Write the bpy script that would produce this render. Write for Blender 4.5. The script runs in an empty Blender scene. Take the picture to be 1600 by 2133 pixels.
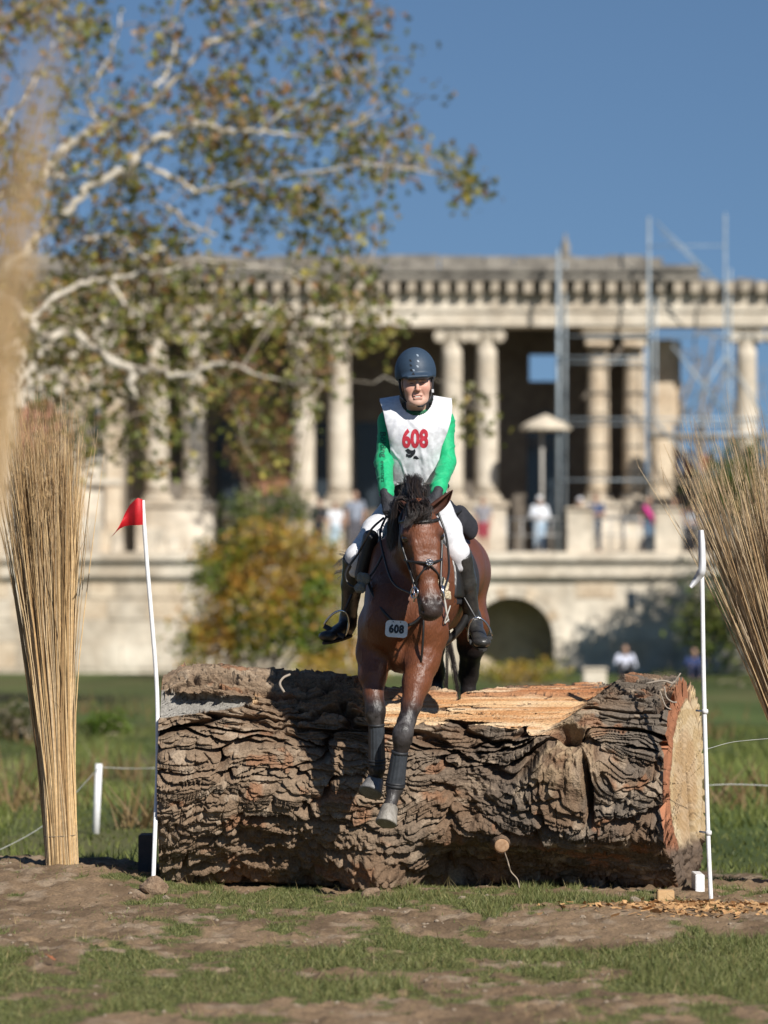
import bpy, bmesh, math, random
import numpy as np
from mathutils import Vector, Matrix
from mathutils.bvhtree import BVHTree

# ------------------------------------------------------------------ camera, sky, sun, exposure
random.seed(7)
RNG = np.random.default_rng(11)
SC = bpy.context.scene
COL = SC.collection
FPX = 8000.0            # focal length of the photograph in its own pixels (135 mm, 36 mm tall frame)
EYE, HORIZON = 1.54, 1290.0

cam_d = bpy.data.cameras.new('camera')
cam = bpy.data.objects.new('camera', cam_d)
COL.objects.link(cam)
cam.location = (0, 0, EYE)
cam.rotation_euler = (math.radians(90), 0, 0)
cam_d.sensor_fit = 'VERTICAL'
cam_d.sensor_height = 36.0
cam_d.sensor_width = 27.0
cam_d.lens = 135.0
cam_d.shift_y = (HORIZON - 2133 / 2) / 2133
cam_d.clip_start = 0.5
cam_d.clip_end = 3000
cam_d.dof.use_dof = True
cam_d.dof.focus_distance = 20.95
cam_d.dof.aperture_fstop = 2.3
SC.camera = cam

SUN = Vector((0.74, -1.22, 1.0)).normalized()
world = bpy.data.worlds.new('World')
SC.world = world
world.use_nodes = True
wn = world.node_tree
bg = wn.nodes['Background']
sky = wn.nodes.new('ShaderNodeTexSky')
sky.sky_type = 'NISHITA'
sky.sun_disc = False
sky.sun_elevation = math.asin(SUN.z)
sky.sun_rotation = math.atan2(SUN.x, SUN.y)
sky.altitude = 300
sky.air_density = 1.15
sky.dust_density = 0.0
sky.ozone_density = 6.0
wtc = wn.nodes.new('ShaderNodeTexCoord')
wlift = wn.nodes.new('ShaderNodeVectorMath')      # clear dry autumn air: the blue of the upper sky reaches down to the roofs
wlift.operation = 'ADD'
wlift.inputs[1].default_value = (0, 0, 0.125)
wnrm = wn.nodes.new('ShaderNodeVectorMath')
wnrm.operation = 'NORMALIZE'
wn.links.new(wtc.outputs['Generated'], wlift.inputs[0])
wn.links.new(wlift.outputs[0], wnrm.inputs[0])
wn.links.new(wnrm.outputs[0], sky.inputs[0])
wn.links.new(sky.outputs[0], bg.inputs[0])
bg.inputs[1].default_value = 0.058

sun_d = bpy.data.lights.new('sun', 'SUN')
sun_d.energy = 5.0
sun_d.angle = math.radians(0.55)
sun_d.color = (1.0, 0.955, 0.885)
sun = bpy.data.objects.new('sun', sun_d)
COL.objects.link(sun)
sun.rotation_euler = SUN.to_track_quat('Z', 'Y').to_euler()
sun.location = (30, -30, 40)

SC.view_settings.view_transform = 'Standard'
SC.view_settings.look = 'None'
SC.view_settings.exposure = 0.33
SC.view_settings.gamma = 1.0
SC.view_settings.use_curve_mapping = False
SC.render.engine = 'CYCLES'
SC.cycles.use_denoising = True
SC.cycles.max_bounces = 6
SC.cycles.diffuse_bounces = 3
SC.cycles.glossy_bounces = 2
SC.cycles.transmission_bounces = 4
SC.cycles.transparent_max_bounces = 4

# ------------------------------------------------------------------ helpers
def W(px, py, Y):
    """a point Y metres away, seen at (px, py) of the photograph"""
    return Vector(((px - 800.0) / FPX * Y, Y, EYE + (HORIZON - py) / FPX * Y))

def V(*a):
    return Vector(a)

_perm = np.random.default_rng(5).random(4096).astype(np.float32)

def vnoise(x, y, z, seed=0):
    x = np.asarray(x, np.float64); y = np.asarray(y, np.float64); z = np.asarray(z, np.float64)
    x, y, z = np.broadcast_arrays(x, y, z)
    xi = np.floor(x); yi = np.floor(y); zi = np.floor(z)
    fx = x - xi; fy = y - yi; fz = z - zi
    fx = fx * fx * fx * (fx * (fx * 6 - 15) + 10); fy = fy * fy * fy * (fy * (fy * 6 - 15) + 10); fz = fz * fz * fz * (fz * (fz * 6 - 15) + 10)
    xi = xi.astype(np.int64); yi = yi.astype(np.int64); zi = zi.astype(np.int64)
    def h(a, b, c):
        v = (a * 73856093) ^ (b * 19349663) ^ (c * 83492791) ^ (seed * 2654435761)
        v = (v ^ (v >> 13)) * 1274126177
        v = v ^ (v >> 16)
        return _perm[v & 4095]
    r = 0
    for i in (0, 1):
        wx = fx if i else 1 - fx
        for j in (0, 1):
            wy = fy if j else 1 - fy
            for k in (0, 1):
                r = r + h(xi + i, yi + j, zi + k) * wx * wy * (fz if k else 1 - fz)
    return r

def fbm(x, y, z, oct=4, seed=0, gain=0.5):
    s = 0; a = 1; t = 0
    for o in range(oct):
        f = 2.03 ** o
        s = s + a * vnoise(x * f + 17.3 * o, y * f - 9.1 * o, z * f + 4.7 * o, seed + o)
        t += a; a *= gain
    return s / t

def sstep(a, b, x):
    t = np.clip((x - a) / (b - a), 0, 1)
    return t * t * (3 - 2 * t)

# ---- materials
MATS = {}

def mat(name, col, rough=0.7, col2=None, nscale=6.0, var=0.15, bump=0.0, bscale=60.0, attr=False,
        metallic=0.0, spec=0.5, coat=0.0, sheen=0.0, transl=0.0, stretch=(1, 1, 1), detail=5.0, lo=0.35, hi=0.65, bdist=0.01):
    if name in MATS:
        return MATS[name]
    m = bpy.data.materials.new(name)
    MATS[name] = m
    m.use_nodes = True
    nt = m.node_tree
    N, L = nt.nodes, nt.links
    b = N['Principled BSDF']
    tc = N.new('ShaderNodeTexCoord')
    mp = N.new('ShaderNodeMapping')
    mp.inputs['Scale'].default_value = stretch
    L.new(tc.outputs['Object'], mp.inputs[0])
    no = N.new('ShaderNodeTexNoise')
    no.inputs['Scale'].default_value = nscale
    no.inputs['Detail'].default_value = detail
    no.inputs['Roughness'].default_value = 0.6
    L.new(mp.outputs[0], no.inputs['Vector'])
    if attr:
        a = N.new('ShaderNodeAttribute')
        a.attribute_name = 'Col'
        base = a.outputs['Color']
    else:
        mr = N.new('ShaderNodeMapRange')
        mr.inputs['From Min'].default_value = lo
        mr.inputs['From Max'].default_value = hi
        L.new(no.outputs['Fac'], mr.inputs['Value'])
        mx = N.new('ShaderNodeMix')
        mx.data_type = 'RGBA'
        L.new(mr.outputs[0], mx.inputs['Factor'])
        mx.inputs['A'].default_value = (*col, 1)
        c2 = col2 if col2 else tuple(c * (1 - var) for c in col)
        mx.inputs['B'].default_value = (*c2, 1)
        base = mx.outputs['Result']
    if attr or col2:
        n2 = N.new('ShaderNodeTexNoise')
        n2.inputs['Scale'].default_value = nscale * 5.3
        n2.inputs['Detail'].default_value = 4
        L.new(mp.outputs[0], n2.inputs['Vector'])
        mr2 = N.new('ShaderNodeMapRange')
        mr2.inputs['From Min'].default_value = 0.25
        mr2.inputs['From Max'].default_value = 0.75
        mr2.inputs['To Min'].default_value = 1 - var
        mr2.inputs['To Max'].default_value = 1 + var
        L.new(n2.outputs['Fac'], mr2.inputs['Value'])
        vm = N.new('ShaderNodeVectorMath')
        vm.operation = 'SCALE'
        L.new(base, vm.inputs[0])
        L.new(mr2.outputs[0], vm.inputs['Scale'])
        base = vm.outputs[0]
    L.new(base, b.inputs['Base Color'])
    b.inputs['Roughness'].default_value = rough
    b.inputs['Metallic'].default_value = metallic
    b.inputs['Specular IOR Level'].default_value = spec
    b.inputs['Coat Weight'].default_value = coat
    b.inputs['Sheen Weight'].default_value = sheen
    if bump:
        bn = N.new('ShaderNodeTexNoise')
        bn.inputs['Scale'].default_value = bscale
        bn.inputs['Detail'].default_value = 4
        L.new(mp.outputs[0], bn.inputs['Vector'])
        bp = N.new('ShaderNodeBump')
        bp.inputs['Strength'].default_value = bump
        bp.inputs['Distance'].default_value = bdist
        L.new(bn.outputs['Fac'], bp.inputs['Height'])
        L.new(bp.outputs[0], b.inputs['Normal'])
    if transl:
        out = N['Material Output']
        tr = N.new('ShaderNodeBsdfTranslucent')
        L.new(base, tr.inputs['Color'])
        ms = N.new('ShaderNodeMixShader')
        ms.inputs[0].default_value = transl
        L.new(b.outputs[0], ms.inputs[1])
        L.new(tr.outputs[0], ms.inputs[2])
        L.new(ms.outputs[0], out.inputs['Surface'])
    return m

# ---- objects
def empty(name, loc, label=None, cat=None, group=None):
    o = bpy.data.objects.new(name, None)
    COL.objects.link(o)
    o.location = loc
    o.empty_display_size = 0.1
    if label: o['label'] = label
    if cat: o['category'] = cat
    if group: o['group'] = group
    return o

def tag(o, label=None, cat=None, group=None, kind=None):
    if label: o['label'] = label
    if cat: o['category'] = cat
    if group: o['group'] = group
    if kind: o['kind'] = kind
    return o

def wloc(o):
    l = Vector(o.location)
    while o.parent:
        o = o.parent
        l = l + o.location
    return l

def link(name, me, m=None, parent=None, loc=None):
    """link a mesh whose coordinates are in world space (loc None) or local about loc"""
    o = bpy.data.objects.new(name, me)
    COL.objects.link(o)
    if m is not None and len(me.materials) == 0:
        me.materials.append(m)
    p = Vector(loc) if loc is not None else Vector((0, 0, 0))
    if parent is not None:
        o.parent = parent
        p = p - wloc(parent)
    o.location = p
    return o

def mesh_np(name, verts, faces, col=None, smooth=True):
    """verts (N,3), faces (M,k) int array or list of such arrays"""
    me = bpy.data.meshes.new(name)
    verts = np.asarray(verts, np.float32)
    fl = faces if isinstance(faces, list) else [faces]
    fl = [np.asarray(f, np.int32) for f in fl if len(f)]
    nl = sum(f.size for f in fl); nf = sum(len(f) for f in fl)
    me.vertices.add(len(verts)); me.vertices.foreach_set('co', verts.ravel())
    me.loops.add(nl); me.loops.foreach_set('vertex_index', np.concatenate([f.ravel() for f in fl]))
    me.polygons.add(nf)
    tot = np.concatenate([np.full(len(f), f.shape[1], np.int32) for f in fl])
    st = np.concatenate([[0], np.cumsum(tot)[:-1]]).astype(np.int32)
    me.polygons.foreach_set('loop_start', st)
    if smooth:
        me.polygons.foreach_set('use_smooth', np.ones(nf, bool))
    me.update(calc_edges=True)
    me.validate()
    if col is not None:
        setcol(me, col)
    return me

def setcol(me, col, name='Col'):
    col = np.asarray(col, np.float32)
    if col.shape[1] == 3:
        col = np.concatenate([col, np.ones((len(col), 1), np.float32)], 1)
    a = me.attributes.new(name, 'FLOAT_COLOR', 'POINT')
    a.data.foreach_set('color', col.ravel())

class MB:
    """collects simple shapes into ONE mesh"""
    def __init__(s):
        s.v = []; s.f = []
    def add(s, vs, fs):
        o = len(s.v)
        s.v += [tuple(p) for p in vs]
        s.f += [tuple(i + o for i in f) for f in fs]
    def box(s, lo, hi, M=None, jit=0.0):
        x0, y0, z0 = lo; x1, y1, z1 = hi
        vs = [V(x, y, z) for z in (z0, z1) for y in (y0, y1) for x in (x0, x1)]
        if jit: vs = [p + V(*(random.uniform(-jit, jit) for _ in range(3))) for p in vs]
        if M: vs = [M @ p for p in vs]
        s.add(vs, [(0, 2, 3, 1), (4, 5, 7, 6), (0, 1, 5, 4), (2, 6, 7, 3), (0, 4, 6, 2), (1, 3, 7, 5)])
    def tube(s, pts, r, n=8, cap=True):
        pts = [Vector(p) for p in pts]
        rs = r if isinstance(r, (list, tuple)) else [r] * len(pts)
        up = None; rings = []
        for i, p in enumerate(pts):
            t = (pts[min(i + 1, len(pts) - 1)] - pts[max(i - 1, 0)])
            if t.length < 1e-9: t = V(0, 0, 1)
            t.normalize()
            if up is None:
                up = V(0, 0, 1) if abs(t.z) < 0.9 else V(1, 0, 0)
            a = t.cross(up)
            if a.length < 1e-6: a = t.cross(V(0.3, 1, 0.2))
            a.normalize(); b = a.cross(t); up = b
            rings.append([p + (a * math.cos(2 * math.pi * k / n) + b * math.sin(2 * math.pi * k / n)) * rs[i] for k in range(n)])
        vs = [q for rg in rings for q in rg]
        fs = []
        for i in range(len(pts) - 1):
            for k in range(n):
                k2 = (k + 1) % n
                fs.append((i * n + k, i * n + k2, (i + 1) * n + k2, (i + 1) * n + k))
        if cap:
            fs.append(tuple(range(n - 1, -1, -1)))
            fs.append(tuple((len(pts) - 1) * n + k for k in range(n)))
        s.add(vs, fs)
    def lathe(s, prof, c=(0, 0, 0), n=20, M=None):
        vs = []; fs = []
        for r, z in prof:
            for k in range(n):
                a = 2 * math.pi * k / n
                p = V(r * math.cos(a), r * math.sin(a), z)
                vs.append((M @ p if M else p) + Vector(c))
        for i in range(len(prof) - 1):
            for k in range(n):
                k2 = (k + 1) % n
                fs.append((i * n + k, i * n + k2, (i + 1) * n + k2, (i + 1) * n + k))
        fs.append(tuple(range(n - 1, -1, -1)))
        fs.append(tuple((len(prof) - 1) * n + k for k in range(n)))
        s.add(vs, fs)
    def prism(s, poly, d, M=None):
        """closed 2-D outline in x,z extruded by d along y"""
        n = len(poly)
        vs = [V(x, 0, z) for x, z in poly] + [V(x, d, z) for x, z in poly]
        if M: vs = [M @ p for p in vs]
        fs = [tuple(range(n)), tuple(range(2 * n - 1, n - 1, -1))]
        fs += [(i, i + n, (i + 1) % n + n, (i + 1) % n) for i in range(n)]
        s.add(vs, fs)
    def mesh(s, name, smooth=False, bevel=0.0):
        me = bpy.data.meshes.new(name)
        me.from_pydata(s.v, [], s.f)
        bm = bmesh.new(); bm.from_mesh(me)
        bmesh.ops.recalc_face_normals(bm, faces=bm.faces)
        if bevel:
            bmesh.ops.bevel(bm, geom=list(bm.edges), offset=bevel, segments=2, affect='EDGES', clamp_overlap=True)
        bm.to_mesh(me); bm.free()
        if smooth:
            me.polygons.foreach_set('use_smooth', [True] * len(me.polygons))
        return me
    def build(s, name, m, parent=None, smooth=False, loc=None, bevel=0.0):
        return link(name, s.mesh(name, smooth, bevel), m, parent, loc)

def part_tube(name, pts, r, m, parent, n=8):
    b = MB(); b.tube(pts, r, n)
    return b.build(name, m, parent, smooth=True)

def smoothpath(pts, k=6):
    """Catmull-Rom"""
    P = [Vector(p) for p in pts]
    P = [P[0] * 2 - P[1]] + P + [P[-1] * 2 - P[-2]]
    out = []
    for i in range(1, len(P) - 2):
        a, b, c, d = P[i - 1], P[i], P[i + 1], P[i + 2]
        for j in range(k):
            t = j / k
            out.append(0.5 * ((2 * b) + (c - a) * t + (2 * a - 5 * b + 4 * c - d) * t * t + (3 * b - a - 3 * c + d) * t ** 3))
    out.append(P[-2])
    return out

# ---- volumes (smooth unions of tapered limbs, meshed by surface nets) for bodies and cloth
class Vol:
    def __init__(s, lo, hi, h):
        s.lo = np.array(lo, float); s.h = h
        s.n = np.ceil((np.array(hi, float) - s.lo) / h).astype(int) + 1
        s.f = np.full(s.n, 9.0, np.float32)
    def op(s, fn, bmin, bmax, k=0.02, mode='u'):
        m = k + 3 * s.h
        i0 = np.clip(np.floor((np.array(bmin) - m - s.lo) / s.h).astype(int), 0, s.n - 1)
        i1 = np.clip(np.ceil((np.array(bmax) + m - s.lo) / s.h).astype(int) + 1, 1, s.n)
        if (i1 <= i0).any(): return
        sl = tuple(slice(a, b) for a, b in zip(i0, i1))
        ax = [s.lo[d] + s.h * np.arange(i0[d], i1[d], dtype=np.float32) for d in range(3)]
        d = fn(ax[0][:, None, None], ax[1][None, :, None], ax[2][None, None, :]).astype(np.float32)
        f = s.f[sl]
        k = max(k, 1e-5)
        if mode == 'u':
            hh = np.clip(0.5 + 0.5 * (f - d) / k, 0, 1)
            s.f[sl] = f * (1 - hh) + d * hh - k * hh * (1 - hh)
        else:
            d = -d if mode == 's' else d
            hh = np.clip(0.5 - 0.5 * (f - d) / k, 0, 1)
            s.f[sl] = f * (1 - hh) + d * hh + k * hh * (1 - hh)
    def cap(s, a, b, ra, rb, k=0.02, mode='u'):
        a = np.array(a, float); b = np.array(b, float); ab = b - a; L2 = max(ab @ ab, 1e-12)
        def fn(x, y, z):
            t = np.clip(((x - a[0]) * ab[0] + (y - a[1]) * ab[1] + (z - a[2]) * ab[2]) / L2, 0, 1)
            return np.sqrt((x - a[0] - t * ab[0]) ** 2 + (y - a[1] - t * ab[1]) ** 2 + (z - a[2] - t * ab[2]) ** 2) - (ra + (rb - ra) * t)
        r = max(ra, rb)
        s.op(fn, np.minimum(a, b) - r, np.maximum(a, b) + r, k, mode)
    def chain(s, pts, k=0.02):
        """pts: list of (point, radius)"""
        for (a, ra), (b, rb) in zip(pts[:-1], pts[1:]):
            s.cap(a, b, ra, rb, k)
    def ecap(s, a, b, ra, rb, u, k=0.03, mode='u', pw=2.0):
        """limb with elliptical section: ra=(along u, along the other), both tapered"""
        a = np.array(a, float); b = np.array(b, float); ab = b - a; L = math.sqrt(ab @ ab); w = ab / L
        u = np.array(u, float); u = u - w * (u @ w); u /= math.sqrt(u @ u); v = np.cross(w, u)
        def fn(x, y, z):
            X, Y, Z = x - a[0], y - a[1], z - a[2]
            tw = X * w[0] + Y * w[1] + Z * w[2]
            t = np.clip(tw / L, 0, 1)
            e = tw - t * L
            U = X * u[0] + Y * u[1] + Z * u[2]; Vv = X * v[0] + Y * v[1] + Z * v[2]
            ru = ra[0] + (rb[0] - ra[0]) * t; rv = ra[1] + (rb[1] - ra[1]) * t
            mn = np.minimum(ru, rv)
            if pw == 2.0:
                q = np.sqrt((U / ru) ** 2 + (Vv / rv) ** 2 + (e / mn) ** 2)
            else:
                q = (np.abs(U / ru) ** pw + np.abs(Vv / rv) ** pw + np.abs(e / mn) ** pw) ** (1 / pw)
            return (q - 1) * mn
        r = max(ra + rb)
        s.op(fn, np.minimum(a, b) - r, np.maximum(a, b) + r, k, mode)
    def ell(s, c, r, R=None, k=0.02, mode='u'):
        c = np.array(c, float); r = np.array(r, float)
        R = np.array(R.to_3x3()).T if R is not None else np.eye(3)
        def fn(x, y, z):
            X, Y, Z = x - c[0], y - c[1], z - c[2]
            q = 0
            for i in range(3):
                q = q + ((X * R[i, 0] + Y * R[i, 1] + Z * R[i, 2]) / r[i]) ** 2
            return (np.sqrt(q) - 1) * r.min()
        m = r.max()
        s.op(fn, c - m, c + m, k, mode)
    def plane(s, p, n, k=0.005):
        """keep the side the normal points away from"""
        p = np.array(p, float); n = np.array(Vector(n).normalized())
        s.op(lambda x, y, z: (x - p[0]) * n[0] + (y - p[1]) * n[1] + (z - p[2]) * n[2], s.lo, s.lo + s.n * s.h, k, 'i')
    def surf(s):
        f = s.f
        for ax in range(3):      # keep the skin closed at the borders
            sl = [slice(None)] * 3
            sl[ax] = 0; f[tuple(sl)] = np.maximum(f[tuple(sl)], 0.01)
            sl[ax] = -1; f[tuple(sl)] = np.maximum(f[tuple(sl)], 0.01)
        g = f < 0
        c = np.zeros(tuple(d - 1 for d in f.shape), np.int8)
        for i in (0, 1):
            for j in (0, 1):
                for k in (0, 1):
                    c += g[i:g.shape[0] - 1 + i, j:g.shape[1] - 1 + j, k:g.shape[2] - 1 + k]
        act = (c > 0) & (c < 8)
        I = np.argwhere(act)
        idx = np.full(act.shape, -1, np.int32); idx[act] = np.arange(len(I))
        cor = [(i, j, k) for i in (0, 1) for j in (0, 1) for k in (0, 1)]
        val = np.stack([f[I[:, 0] + i, I[:, 1] + j, I[:, 2] + k] for i, j, k in cor], 1)
        acc = np.zeros((len(I), 3)); cnt = np.zeros(len(I))
        for a in range(8):
            for b in range(a + 1, 8):
                if sum(abs(p - q) for p, q in zip(cor[a], cor[b])) != 1: continue
                va, vb = val[:, a], val[:, b]
                m = (va < 0) != (vb < 0)
                t = np.where(m, va / np.where(m, va - vb, 1), 0)
                pa, pb = np.array(cor[a], float), np.array(cor[b], float)
                acc += np.where(m[:, None], pa + (pb - pa) * t[:, None], 0); cnt += m
        v = s.lo + s.h * (I + acc / cnt[:, None])
        qs = []
        for ax in range(3):
            o1, o2 = [(1, 2), (2, 0), (0, 1)][ax]
            sa = [slice(None)] * 3; sb = [slice(None)] * 3
            sa[ax] = slice(0, -1); sb[ax] = slice(1, None)
            ch = g[tuple(sa)] != g[tuple(sb)]
            E = np.argwhere(ch)
            ok = (E[:, o1] > 0) & (E[:, o2] > 0) & (E[:, o1] < f.shape[o1] - 1) & (E[:, o2] < f.shape[o2] - 1)
            E = E[ok]
            ins = g[tuple(sa)][E[:, 0], E[:, 1], E[:, 2]]
            def cell(d1, d2):
                q = E.copy(); q[:, o1] -= d1; q[:, o2] -= d2
                return idx[q[:, 0], q[:, 1], q[:, 2]]
            q = np.stack([cell(1, 1), cell(0, 1), cell(0, 0), cell(1, 0)], 1)
            q[~ins] = q[~ins][:, ::-1]
            qs.append(q)
        return v, np.concatenate(qs)
    def build(s, name, m, parent=None, colfn=None, disp=None):
        v, q = s.surf()
        if disp is not None:
            me = mesh_np(name, v, q)
            n = np.empty(len(v) * 3, np.float32); me.vertices.foreach_get('normal', n); n = n.reshape(-1, 3)
            v = v + n * disp(v)[:, None]
        me = mesh_np(name, v, q, colfn(v) if colfn else None)
        o = link(name, me, m, parent)
        return o

def ribbon_mesh(name, paths, widths, col=None, sides=3):
    """many thin tapered strands joined into one mesh; paths (n,k,3), widths (n,) or (n,k)"""
    P = np.asarray(paths, float); n, k, _ = P.shape
    w = np.asarray(widths, float)
    if w.ndim == 1: w = w[:, None] * np.linspace(1, 0.25, k)[None, :]
    t = np.gradient(P, axis=1)
    t /= np.linalg.norm(t, axis=2, keepdims=True) + 1e-9
    ref = np.where(np.abs(t[..., 1:2]) < 0.9, np.array([0, 1.0, 0]), np.array([1.0, 0, 0]))
    a = np.cross(t, ref); a /= np.linalg.norm(a, axis=2, keepdims=True) + 1e-9
    b = np.cross(a, t)
    vs = []
    for j in range(sides):
        th = 2 * math.pi * j / sides + 0.5
        vs.append(P + (a * math.cos(th) + b * math.sin(th)) * w[..., None])
    vs = np.stack(vs, 2)                       # n,k,sides,3
    base = (np.arange(n) * k * sides)[:, None, None]
    ii = (np.arange(k - 1) * sides)[None, :, None]
    jj = np.arange(sides)[None, None, :]
    j2 = (jj + 1) % sides
    f = np.stack([base + ii + jj, base + ii + j2, base + ii + sides + j2, base + ii + sides + jj], -1).reshape(-1, 4)
    c = None
    if col is not None:
        c = np.repeat(np.asarray(col, float), k * sides, axis=0)
    return mesh_np(name, vs.reshape(-1, 3), f, c)
# ------------------------------------------------------------------ ground
def gz(x, y):
    x = np.asarray(x, float); y = np.asarray(y, float)
    z = 0.10 * sstep(-0.9, -1.7, x) * sstep(20.2, 21.9, y) * (1 - sstep(23.0, 25.5, y))
    z = z - 0.10 * sstep(23.0, 26.0, y) + 0.05 * sstep(17.5, 20.5, y) * (1 - sstep(22.5, 24.0, y)) - 0.03
    z = z + 0.05 * (fbm(x * 0.7, y * 0.5, 0.3, 3, 3) - 0.5) * (1 - sstep(26, 40, y))
    z = z - 0.025 * sstep(0.3, 1.4, x) * sstep(20, 21, y) * (1 - sstep(23.0, 25.5, y))
    return z

def grass_mask(x, y):
    """0 bare soil .. 1 turf"""
    x = np.asarray(x, float); y = np.asarray(y, float)
    n = fbm(x * 1.1, y * 0.55, 1.7, 4, 21)
    n2 = fbm(x * 4.0, y * 2.0, 5.1, 3, 31)
    n3 = fbm(x * 13.0, y * 8.0, 2.1, 3, 33)
    m = 0.58 + 1.5 * (n - 0.5) + 2.2 * (n2 - 0.5) + 1.3 * (n3 - 0.5)
    def blob(cx, cy, rx, ry):
        return np.exp(-(((x - cx) / rx) ** 2 + ((y - cy) / ry) ** 2))
    # as the photograph shows them: turf right in front of the log, a green belt nearer the lens, bare earth between
    m = m + 0.45 * blob(-0.55, 20.4, 0.9, 0.6) + 0.5 * blob(0.9, 20.75, 1.1, 0.30) + 0.3 * blob(0.2, 20.3, 0.5, 0.6)
    m = m + 0.45 * blob(-0.15, 17.1, 0.8, 1.1) + 0.40 * blob(-1.4, 16.6, 0.6, 1.5) + 0.5 * blob(1.5, 16.9, 0.75, 1.7) + 0.3 * blob(0.8, 17.8, 0.7, 0.7)
    m = m - 0.9 * blob(-1.75, 20.6, 0.75, 1.7) - 0.75 * blob(0.75, 19.2, 0.8, 0.7) - 0.45 * blob(-0.75, 18.5, 0.5, 0.5) - 0.5 * blob(0.35, 15.2, 0.9, 0.55) - 0.3 * blob(-0.9, 15.0, 0.6, 0.4) - 1.0 * blob(2.0, 20.2, 0.6, 0.9)
    m = m - 1.0 * blob(-2.1, 22.5, 1.0, 0.8)
    m = m - 0.9 * blob(2.3, 23.4, 1.2, 1.0) 
    far = 1.05 + 1.6 * (fbm(x * 0.25, y * 0.11, 9.0, 3, 77) - 0.5)
    t = sstep(23.5, 27.0, y)
    return np.clip(m * (1 - t) + far * t, 0, 1)

def axis(fine0, fine1, step, out):
    a = np.arange(fine0, fine1 + 1e-6, step)
    s = step; lo = []; v = fine0
    while v > -out:
        s *= 1.25; v -= s; lo.append(v)
    s = step; hi = []; v = fine1
    while v < out:
        s *= 1.12; v += s; hi.append(v)
    return np.array(lo[::-1] + list(a) + hi)

gx = axis(-2.7, 2.7, 0.022, 900)
gy = axis(13.8, 24.0, 0.03, 1800)
GX, GY = np.meshgrid(gx, gy, indexing='xy')
near = (sstep(12.5, 14, GY) * (1 - sstep(25, 30, GY)) * (1 - sstep(2.7, 4, np.abs(GX))))
GM = grass_mask(GX, GY)
Z = gz(GX, GY)
clod = fbm(GX * 14, GY * 11, 0.0, 4, 5) - 0.5
peb = np.maximum(0, vnoise(GX * 30, GY * 26, 0.0, 9) - 0.72)
Z = Z + near * ((0.042 * clod + 0.06 * peb) * (1 - 0.6 * sstep(0.35, 0.7, GM)) + 0.012 * (fbm(GX * 5, GY * 4, 2.0, 3, 8) - 0.5))
# hoof prints of the horses that landed here
for q in range(46):
    hx_, hy_ = RNG.normal(0.05, 0.9), RNG.uniform(15.2, 20.6)
    a_ = RNG.normal(0, .35); dx_, dy_ = GX - hx_, GY - hy_
    m_ = (np.abs(dx_) < .2) & (np.abs(dy_) < .2)
    u_, v_ = dx_[m_] * math.cos(a_) + dy_[m_] * math.sin(a_), -dx_[m_] * math.sin(a_) + dy_[m_] * math.cos(a_)
    r_ = np.sqrt((u_ / .062) ** 2 + (v_ / .07) ** 2)
    Z[m_] += -.028 * (1 - sstep(.75, 1.05, r_)) + .016 * np.exp(-((r_ - 1.25) / .22) ** 2)
# far beyond the building the land simply runs on
soil = np.array([0.215, 0.146, 0.088]); soil2 = np.array([0.145, 0.097, 0.058]); pale = np.array([0.27, 0.20, 0.135])
turf = np.array([0.105, 0.105, 0.040]); turf2 = np.array([0.080, 0.092, 0.028]); dry = np.array([0.18, 0.14, 0.068])
n1 = fbm(GX * 3.1, GY * 1.7, 4.0, 4, 41)[..., None]; n2 = fbm(GX * 9, GY * 6, 2.0, 3, 43)[..., None]
cs = soil * (1 - sstep(.4, .6, n1)) + soil2 * sstep(.4, .6, n1)
cs = cs + (pale - cs) * sstep(.56, .72, n2)
farg = sstep(24, 28, GY)[..., None]
nf = fbm(GX * 0.33, GY * 0.12, 6.0, 4, 47)[..., None]
ct = turf + (turf2 - turf) * n2
ct = ct * (1 - .25 * farg * np.array([1.0, .2, .8])) * (1 - farg + farg * (.45 + 1.1 * fbm(GX * .8, GY * .25, 1.0, 3, 83)[..., None]))
ct = ct + (dry - ct) * (0.40 * sstep(.45, .65, nf) * farg + 0.25 * sstep(.5, .7, n1) * (1 - farg))
g = sstep(.35, .62, GM)[..., None]
gcol = cs * (1 - g) + ct * g
saw = np.exp(-(((GX - 1.75) / 0.55) ** 2 + ((GY - 20.3) / 0.35) ** 2)) * sstep(.38, .6, fbm(GX * 9, GY * 7, 3.0, 3, 51))
gcol = gcol + (np.array([0.50, 0.27, 0.10]) - gcol) * (0.75 * np.clip(saw, 0, 1))[..., None]
ny, nx = GX.shape
ii = np.arange(ny - 1)[:, None] * nx + np.arange(nx - 1)[None, :]
gf = np.stack([ii, ii + 1, ii + nx + 1, ii + nx], -1).reshape(-1, 4)
gme = mesh_np('ground', np.stack([GX, GY, Z], -1).reshape(-1, 3), gf, gcol.reshape(-1, 3))
ground = link('ground', gme, mat('ground_earth', (0, 0, 0), 0.95, attr=True, nscale=11, var=0.28, bump=0.6, bscale=70, spec=0.15, bdist=0.012))
tag(ground, 'bare brown earth and worn green turf', None, None, 'structure')
_gt = (gx, gy, Z)

def ground_h(x, y):
    x = np.asarray(x, float); y = np.asarray(y, float)
    i = np.clip(np.searchsorted(gx, x) - 1, 0, len(gx) - 2); j = np.clip(np.searchsorted(gy, y) - 1, 0, len(gy) - 2)
    tx = (x - gx[i]) / (gx[i + 1] - gx[i]); ty = (y - gy[j]) / (gy[j + 1] - gy[j])
    return (Z[j, i] * (1 - tx) + Z[j, i + 1] * tx) * (1 - ty) + (Z[j + 1, i] * (1 - tx) + Z[j + 1, i + 1] * tx) * ty

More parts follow.
